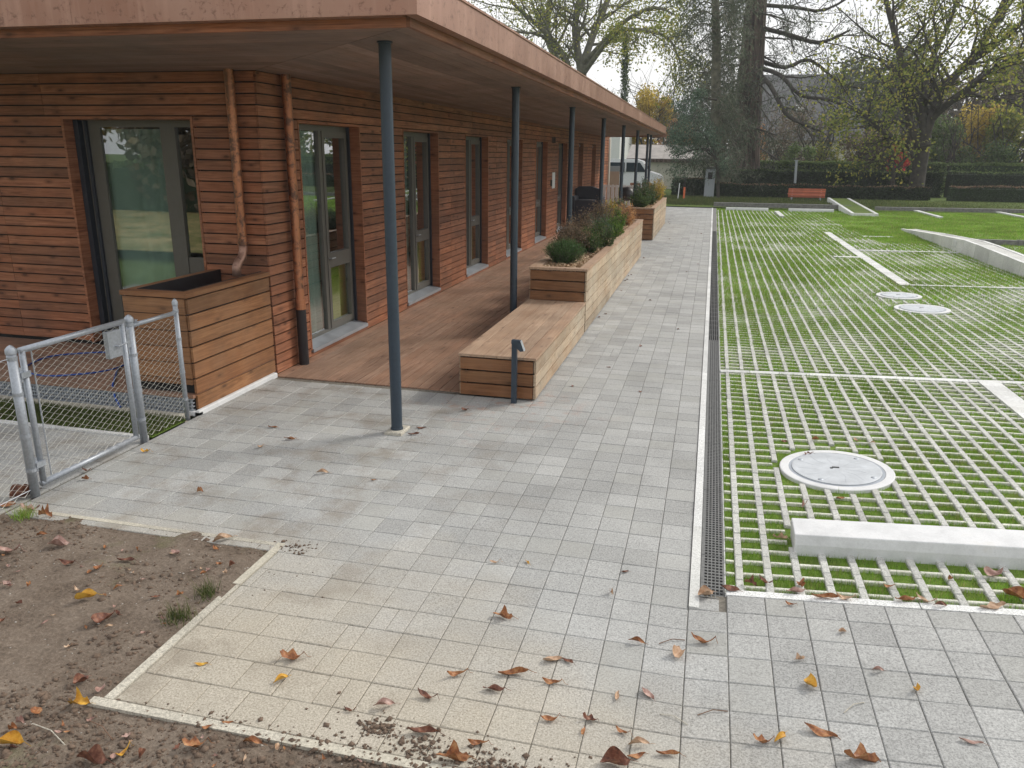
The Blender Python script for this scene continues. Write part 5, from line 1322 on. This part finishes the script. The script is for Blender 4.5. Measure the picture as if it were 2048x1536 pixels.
h = house(2.6, 12.6, 80, 3.7, 9.8, M_wallw, M_slate, 'cream house under a tall grey slate roof seen through the branches', [(8.1, 8.8, 1.5, 2.9), (5.2, 6.6, 1.4, 2.8)], hip=.6)
MB().box(7.0, 81.6, 6.2, 7.7, 81.9, 6.9).build('roof_light', M_whitep, h)
house(-11.0, -7.0, 62, 5.4, 6.2, M_whitep, M_slate, 'white rendered house wall seen under the far end of the canopy', [(-8.2, -7.8, 2.9, 3.6)])
house(3.2, 4.3, 72, 2.6, 3.0, M_wally, M_slate, 'small yellow wall right of the sequoia trunk', [], hip=.4)
house(17, 27, 110, 6, 12, M_wallw, M_roofg, 'pale roofed house far away behind the right bushes', [])
# van
V_ = thing('white_van', (-5.5, 50, .1), 'white van parked behind the canopy posts, front to the right', 'van')
prof = [(-8.2,.45),(-8.2,1.95),(-8.0,2.05),(-4.55,2.05),(-4.2,1.95),(-3.72,1.35),(-3.15,1.18),(-2.98,1.0),(-2.95,.45)]
MB().prism(prof, 49.2, 51.1, 'y').build('body', M_vanw, V_)
MB().prism([(-5.1,1.32),(-5.1,1.86),(-4.3,1.86),(-3.9,1.32)], 49.17, 49.2, 'y').prism([(-6.6,1.32),(-6.6,1.86),(-5.2,1.86),(-5.2,1.32)], 49.17, 49.2, 'y').build('side_window', M_glassd, V_)
MB().add([(-4.19,49.3,1.93),(-3.72,49.25,1.37),(-3.72,51.05,1.37),(-4.19,51.0,1.93)], [(0,1,2,3)], .3).build('windscreen', M_glassd, V_)
for x in (-7.3, -3.8): MB().tube([(x, 49.15, .42), (x, 49.4, .42)], .33, 20).build('wheel', M_tyre, V_)
MB().box(-3.1, 49.17, .85, -2.96, 49.5, 1.02).build('headlight', M_alu, V_); MB().box(-5.35, 49.0, 1.3, -5.2, 49.17, 1.5).build('mirror', M_black, V_)
# items at the far end of the deck
S_ = thing('covered_sofa', (-4.0, 26.7, 0), 'outdoor sofa under a dark grey protective cover by the wall', 'sofa')
MB().prism([(-4.42,.0),(-4.42,1.22),(-4.3,1.30),(-3.9,1.30),(-3.62,1.22),(-3.52,.85),(-3.5,0)], 26.7, 27.0, 'y').build('cover_back', M_grey, S_)
MB().prism([(-4.44,.0),(-4.44,.84),(-4.25,.9),(-3.75,.9),(-3.5,.82),(-3.47,0)], 25.9, 26.69, 'y').build('cover_seat', M_grey, S_)
for x in (-4.43, -3.58): MB().bbox(x, 25.85, .0, x+.14, 26.9, 1.02, .05).build('cover_arm', M_grey, S_)
S_ = thing('kettle_barbecue', (-3.25, 31, 0), 'black round kettle barbecue behind the far planter', 'barbecue')
MB().lathe([(.001,.62),(.2,.66),(.3,.82),(.31,.88),(.28,1.02),(.15,1.13),(.001,1.16)], (-3.15, 31, 0), 20).build('bowl', M_black, S_, True)
for a in (0, 2.1, 4.2): MB().tube([(-3.15+.15*math.cos(a), 31+.15*math.sin(a), .7), (-3.15+.34*math.cos(a), 31+.34*math.sin(a), 0)], .015, 6).build('leg', M_black, S_)
S_ = thing('white_fence_panel', (-4.2, 33.6, 0), 'white slatted gate panel at the far end of the deck', 'fence')
for k in range(9): piece('slat', M_whitep, -4.4+.17*k, 33.6, .05, -4.29+.17*k, 33.63, 1.12, S_)
piece('rail', M_whitep, -4.45, 33.63, 1.02, -2.8, 33.66, 1.10, S_); piece('rail', M_whitep, -4.45, 33.63, .2, -2.8, 33.66, .28, S_)
S_ = thing('downspout', (-4.35, 34.9, 0), 'pale rain pipe at the far corner of the building', 'downspout'); MB().tube([(-4.36, 34.9, 0), (-4.36, 34.9, 3.0)], .05, 10).build('pipe', M_wallw, S_, True)
S_ = thing('garden_wall', (-8, 40, 0), 'brown garden wall with dark hedge top beyond the canopy', 'wall')
MB().box(-11, 41, 0, -4.6, 41.3, 1.5).build('wall_face', M_wallb, S_)
MB().box(-11, 41.02, 1.5, -4.5, 41.5, 1.75).build('coping', M_slate, S_)
# wooden log pile / low wall beyond planter
S_ = thing('timber_stack', (-2.4, 43, 0), 'low stack of brown timber beside the marker stakes', 'timber')
for k in range(4):
    for j in range(3-k//2): piece('log', M_clad, -4.3+.02*k+.62*j, 43.2, .1+.2*k, -3.72+.62*j, 43.6, .28+.2*k, S_)
# skylight on roof
S_ = thing('roof_skylight', (-3.2, 12, 3.4), 'pale low skylight housing on the flat roof', 'skylight')
MB().bbox(-4.0, 18.5, 3.43, -3.3, 20.2, 4.05, .03).build('housing', M_alu, S_)

# trees beyond the right side and behind the viewpoint (seen only in the glass)
protos = [bush(1024, 0, 30, 420, -150, mt_, 'tree of the surrounding park beyond the picture edge', nleaf=5200, ls=.4, twiggy=False, group='park trees beyond the picture edge') for mt_ in (M_leafg, M_leafb, M_leafy)]
spots_ = [(26.5, 62), (32, 66), (42, 60), (50, 66), (40, 40), (44, 24), (40, 8), (-22, -14), (-28, -17), (-18, -20), (-35, -22), (-6, -30), (4, -28), (-26, -26), (-42, -14)]
for i, (x, y) in enumerate(spots_):
    t = protos[i] if i < 3 else copy_tree(protos[i % 3])
    t.location = (x, y, 0)
sheet('park_lawn', 16, 60, -40, 43, M_leaflawn, .05, 4, 4)
sheet('parking_far_side', 3.2, 16, -20, 4.0, M_paver, .02, 12, 8, gzn)

hz = MB().box(-60, -45, -1.4, 90, 125, 26).build('haze', None, None)
hm = bpy.data.materials.new('thin_air'); hm.use_nodes = True; hn = hm.node_tree; hn.nodes.clear()
ho = hn.nodes.new('ShaderNodeOutputMaterial'); hv = hn.nodes.new('ShaderNodeVolumePrincipled'); hv.inputs['Density'].default_value = .0009; hv.inputs['Color'].default_value = (.92, .94, .97, 1)
hn.links.new(hv.outputs[0], ho.inputs['Volume']); hz.data.materials.clear(); hz.data.materials.append(hm); hz['kind'] = 'stuff'

# ================================================================ FALLEN LEAVES
def mk_leafmat(name, c1, c2, c3):
    t = NT(name); n = t.noise(t.pos((1,1,1), 9.), 40, 5, .6); c = t.ramp(n, [(.3, c1), (.5, c2), (.7, c3)]); t.col(c); t.bump(n, .002); return t.set(.55, 0, .4)
LM = {'o': mk_leafmat('orange_brown_dead_leaf', (.13,.045,.018), (.30,.12,.045), (.46,.25,.11)), 'd': mk_leafmat('dark_red_dead_leaf', (.06,.022,.015), (.17,.065,.038), (.30,.15,.09)),
      't': mk_leafmat('tan_dead_leaf', (.30,.18,.11), (.47,.31,.20), (.58,.44,.31)), 'y': mk_leafmat('yellow_dead_leaf', (.38,.17,.02), (.58,.32,.04), (.66,.42,.08)),
      'p': mk_leafmat('pinkish_dead_leaf', (.22,.12,.10), (.36,.22,.18), (.50,.36,.31))}
def leaf_mesh(kind, seed, mat):
    r_ = random.Random(seed); N, Mx = 10, 4; V = []; F = []
    for i in range(N+1):
        u = i/N; wdt = {'e': .30*math.sin(math.pi*u**.85)**.8, 'm': .22*(math.sin(math.pi*u)**.6)*(1+.38*math.sin(u*math.pi*4.2+1)), 'n': .17*math.sin(math.pi*u**.9)}[kind]+.004
        bend = r_.uniform(-.02, .02)
        for j in range(-Mx, Mx+1):
            v = j/Mx; x = u-.5; y = v*wdt+.05*math.sin(u*5+seed)
            z = CURL[seed % 4][0]*(v*wdt)**2*6 + CURL[seed % 4][1]*(x*x)*1.0 + CURL[seed % 4][2]*x*v*wdt*3 + .022*math.sin(u*9+v*3+seed)
            V.append((x, y, z+.03))
    w2 = 2*Mx+1
    for i in range(N):
        for j in range(w2-1): F.append((i*w2+j, i*w2+j+1, (i+1)*w2+j+1, (i+1)*w2+j))
    zm = min(v[2] for v in V); V = [(x, y, z-zm+.004) for x, y, z in V]
    b = MB(); b.add(V, F, r_.random())
    b.tube([(.48, .05*math.sin(5+seed), V[-5][2]), (.62, .03, .03), (.78, -.05+.1*r_.random(), .01)], [.010, .008, .006], 4)
    me = b.mesh('leaf', mat, True); return me
CURL = [(.45, .35, .3), (.25, .8, -.3), (.7, -.3, .5), (.15, .2, .15)]
LMESH = {}
LEAVES = [ # x, y px in the photograph, length px, colour, shape, angle, label
 (1006,1236,52,'o','m',-12,'curled orange brown leaf lying alone in the middle of the paving'),(585,1318,60,'o','m',8,'twisted orange brown leaf on the beige pavers near the soil'),(562,1363,40,'y','n',55,'narrow yellow leaf on the beige pavers'),
 (402,1330,30,'y','n',0,'small yellow leaf near the left paving edge'),(1027,1349,66,'o','n',-3,'long curled brown leaf, arched like a moustache'),(914,1352,46,'o','n',14,'narrow brown leaf left of the arched one'),
 (988,1383,48,'d','n',-2,'dark red brown leaf curled upward like a boat'),(853,1397,46,'d','n',-12,'dark leaf left of the boat shaped one'),(768,1413,46,'p','n',15,'pinkish leaf near the spilled soil'),
 (1105,1322,44,'t','e',10,'cream coloured curled leaf with long stalk'),(1136,1325,32,'d','n',-50,'small dark leaf overlapping the cream one'),(1106,1369,44,'o','n',-15,'tan brown leaf with pointed tips right of the arched one'),
 (1355,1311,42,'t','e',80,'pale cream leaf standing out below the drain end'),(1405,1287,52,'o','n',-10,'orange brown leaf lying below the drain'),(1273,1286,36,'o','n',-10,'small brown leaf left of the long stalk'),
 (1294,1390,40,'p','e',-60,'pale pink leaf pointing down right'),(1234,1396,34,'t','n',70,'small tan rolled leaf'),(1179,1442,40,'d','m',-20,'dark red leaf folded in a Y shape'),(1167,1466,26,'o','n',80,'small orange leaf below the folded one'),
 (1102,1442,42,'o','n',5,'brown leaf left of the folded dark one'),(1278,1492,46,'t','n',-5,'pale tan leaf near the bottom'),(1272,1514,46,'o','n',18,'orange tan leaf just below the pale one'),
 (1335,1511,50,'o','n',-10,'dark orange leaf near the bottom edge'),(1245,1468,34,'o','n',-30,'small yellow brown leaf above the pale tan ones'),(1230,1530,66,'d','e',5,'large dark leaf cut by the bottom edge'),
 (1525,1487,56,'o','m',5,'large brown oak like leaf on the right paving'),(1560,1478,40,'y','n',40,'yellow green curled leaf touching the large brown one'),(1640,1466,70,'o','n',-35,'long orange leaf with yellow end on the right paving'),
 (1720,1522,86,'o','m',-12,'biggest crumpled tan leaf at the bottom right'),(1622,1371,42,'y','e',75,'flat yellow leaf on the right paving'),(1598,1321,32,'t','m',20,'small crumpled tan leaf right of the path'),(1834,1382,28,'y','e',60,'small yellow brown leaf far right on the paving'),
 (1755,1343,28,'p','n',0,'pale flat leaf in the right paving'),(1942,1486,46,'p','n',-28,'narrow brown leaf near the right border'),(1684,1265,18,'t','e',0,'tiny pale leaf right'),(1580,1211,24,'o','n',-15,'small orange leaf just below the white edging'),
 (1055,1127,20,'y','n',-60,'tiny yellow leaf in the centre of the path'),(990,1127,24,'t','n',15,'tiny pale leaf in the centre of the path'),(1223,1188,16,'t','e',-70,'tiny cream leaf left of the drain'),(1250,1145,18,'d','e',10,'tiny dark leaf left of the drain'),
 (173,1198,44,'y','e',15,'bright yellow leaf on the soil bed'),(208,1243,48,'d','e',40,'dark red curled leaf with stalk in the soil bed'),(117,1093,40,'p','e',30,'pinkish leaf in the upper soil bed'),(18,1106,46,'p','n',10,'pink brown leaf at the left picture edge'),
 (445,1082,42,'t','n',25,'pale leaf in the tip of the soil bed'),(432,1098,26,'o','n',-50,'small orange leaf in the tip of the soil bed'),(252,1123,40,'d','n',-8,'dark thin leaf in the soil bed'),(140,1130,40,'d','n',-15,'blackish leaf in the soil bed'),
 (162,1366,36,'d','e',70,'red brown leaf upright in the lower soil bed'),(200,1383,28,'p','e',80,'small pink leaf beside the pebble'),(160,1411,56,'y','m',-5,'yellow brown lobed leaf in the lower soil'),(75,1425,34,'o','e',-50,'tan leaf in the lower left soil'),
 (20,1490,60,'y','e',0,'orange yellow leaf at the lower left corner'),(248,1510,44,'y','n',75,'upright yellow leaf at the bottom'),(185,1528,70,'d','e',-5,'dark red leaf cut by the bottom edge, left'),(390,1494,62,'o','m',20,'rusty leaf pile piece in the bottom soil'),
 (505,1489,44,'o','n',-5,'narrow tan leaf in the bottom soil'),(455,1447,26,'o','n',0,'small orange leaf below the long edging'),(845,1466,66,'d','n',-8,'red brown leaf half on the long edging'),(955,1490,46,'o','n',3,'orange rolled leaf on the spilled soil'),
 (905,1521,84,'o','m',5,'broad tan leaf at the bottom centre'),(700,1424,28,'d','n',-10,'small dark leaf beside soil crumbs'),(40,1448,20,'p','e',0,'small pale leaf in the soil, left'),(345,1108,14,'t','e',0,'tiny leaf in the soil bed'),
 (150,1310,0,'o','e',0,''),(292,905,24,'y','m',0,'yellow leaf at the foot of the right gate post'),(580,880,26,'o','n',0,'orange brown leaf left of the nearest post'),(643,893,0,'o','n',0,''),(645,947,26,'t','n',10,'small tan leaf below the nearest post'),
 (747,961,12,'o','e',0,'tiny orange leaf below the nearest post'),(545,856,20,'o','n',0,'small leaf on the dark stained pavers'),(522,896,18,'t','e',60,'pale upright leaf on the dark stained pavers'),(172,960,18,'o','e',0,'small leaf on the paving inside the gate'),
 (172,943,20,'d','n',0,'thin leaf under the gate'),(400,985,14,'o','e',0,'tiny leaf on the paving before the bed'),(842,857,22,'d','n',0,'dark leaf touching the mortar pad'),(828,870,26,'d','n',-15,'thin dark leaf before the mortar pad'),(930,822,16,'d','e',0,'dark leaf left of the bench end'),
 (1410,1192,40,'t','e',25,'pale curled leaf on the drain end'),(1985,1152,44,'p','e',10,'large dry leaf leaning on the white wheel stop'),(1607,1013,20,'p','e',60,'pinkish leaf on the grass paving below the manhole'),(1680,998,20,'o','e',0,'orange leaf at the rim of the large manhole cover'),
 (1560,1078,36,'t','m',-30,'tan lobed leaf left of the white wheel stop'),(1602,1173,40,'o','m',60,'orange star shaped leaf before the wheel stop'),(1590,1186,44,'p','n',10,'pale leaf under the orange star one'),(1530,1167,34,'d','n',-50,'red brown leaf on a spacer'),(1500,1170,32,'d','m',-30,'dark leaf in a cell by the drain'),
 (1460,1180,40,'d','e',-30,'deep brown leaf beside the drain end'),(1650,1197,56,'o','n',-18,'leaf at the left of the leaf row along the white edging'),(1690,1200,40,'t','n',-10,'pale leaf in the row along the white edging'),(1810,1203,46,'o','n',3,'orange leaf in the row along the white edging'),
 (1850,1205,40,'t','n',-30,'tan leaf in the row along the white edging'),(1880,1213,30,'d','n',0,'dark leaf in the row along the white edging'),(1985,1216,66,'t','m',0,'big flat tan leaf at the right end of the leaf row'),(2030,1195,50,'o','e',-50,'reddish leaf at the right picture edge'),(1775,1176,28,'o','n',5,'thin orange leaf on a spacer'),(1900,1160,18,'o','e',40,'small orange leaf below the wheel stop'),
 (1713,883,16,'t','e',0,'small pale leaf on the grass paving'),(1745,887,14,'t','n',0,'tiny leaf on the grass paving'),(1568,884,14,'d','e',0,'dark small leaf on the grass paving'),(1630,880,16,'o','e',0,'orange leaf above the large manhole'),(1617,910,22,'d','m',0,'crumpled leaf at the top rim of the large manhole'),
 (48,995,60,'d','e',75,'large red leaf standing at the foot of the left gate post'),(60,1022,46,'p','m',10,'heap of pinkish leaves at the foot of the left gate post'),(90,1034,40,'o','m',-10,'orange brown leaf beside the pinkish heap'),(15,1012,36,'o','e',0,'brown leaf in the grass left of the gate post')]
shapes = {}
def fast_leaf(px, py, ln, colr, kind, ang, label, idx):
    if ln == 0: return
    ln *= .82 if kind == 'm' else .95
    z = 0.0; p = gpt(px, py, 0)
    for _ in range(4):
        z = gz(p.x, p.y); p = gpt(px, py, z)
    inbed = (p.y < 3.9 and p.x < -2.46) or p.y < 2.44
    if inbed: z = float(soilL(np.array([p.x]), np.array([p.y]))[0])+.004; p = gpt(px, py, z)
    if p.y < 1.2: return
    dist = (Vector((p.x, p.y, CAMH))-Vector((0, 0, 0))).length
    v = Vector((p.x, p.y, z-CAMH)).dot(FWD); size = ln/FPX*v*1.1
    key_ = (kind, idx % 6, colr)
    if key_ not in LMESH: LMESH[key_] = leaf_mesh(kind, idx % 6, LM[colr])
    o = bpy.data.objects.new('fallen_leaf', LMESH[key_]); COL.objects.link(o)
    o.location = (p.x, p.y, z+.004); o.scale = (size*.88, size*(.62+.3*random.random()), size*1.5); o.rotation_euler = (random.uniform(-.25, .25), random.uniform(-.15, .15), R(ang+14))
    tag(o, label, 'leaf', 'fallen autumn leaves')
for i, q in enumerate(LEAVES): fast_leaf(*q, i)
rl = random.Random(5)
for i in range(90):     # more small litter of the bed and the bottom strip, each a leaf of its own
    if i < 55: px, py = rl.uniform(0, 520), rl.uniform(1060, 1300)
    else: px, py = rl.uniform(0, 1000), rl.uniform(1420, 1536)
    p = gpt(px, py)
    if not ((p.y < 3.88 and p.x < -2.5) or p.y < 2.42): continue
    fast_leaf(px, py, rl.uniform(9, 24), rl.choice('pdtoop'), rl.choice('enm'), rl.uniform(0, 180), 'small dull leaf fragment pressed into the brown soil', i)
for i in range(26):
    x = rl.uniform(-1.5, -.1); y = rl.uniform(7, 33); ln = .05
    if rl.random() < .6: x = -1.50+rl.random()*.14
    key_ = ('e', i % 6, 'd')
    if key_ not in LMESH: LMESH[key_] = leaf_mesh('e', i % 6, LM['d'])
    o = bpy.data.objects.new('fallen_leaf', LMESH[key_]); COL.objects.link(o); o.location = (x, y, .002); o.scale = (.05, .05, .05); o.rotation_euler = (0, 0, rl.uniform(0, 6))
    tag(o, 'tiny dark leaf lying on the long grey path beside the planters', 'leaf', 'fallen autumn leaves')
# leaf stalks
for i, (x, y, x2, y2) in enumerate([(1318,1287,1370,1280),(1320,1428,1375,1450),(1395,1432,1455,1428),(1685,1445,1725,1427),(175,1440,225,1480),(65,1447,130,1490)]):
    a, c = gpt(x, y, .004), gpt(x2, y2, .004); a.z += gz(a.x, a.y); c.z += gz(c.x, c.y); mid_ = a.lerp(c, .5)+Vector((.0, .015, .006))
    o = MB().tube([a, mid_, c], .0022, 5).build('leaf_stalk', M_edge if i % 2 else M_dry, None)
    tag(o, ['thin curved leaf stalk right of centre', 'brown stalk below the pale pink leaf', 'straight tan stalk near the middle right', 'thin reddish stalk on the right paving', 'yellow stalk in the bottom soil', 'long fine twig in the lower left soil'][i], 'stalk')
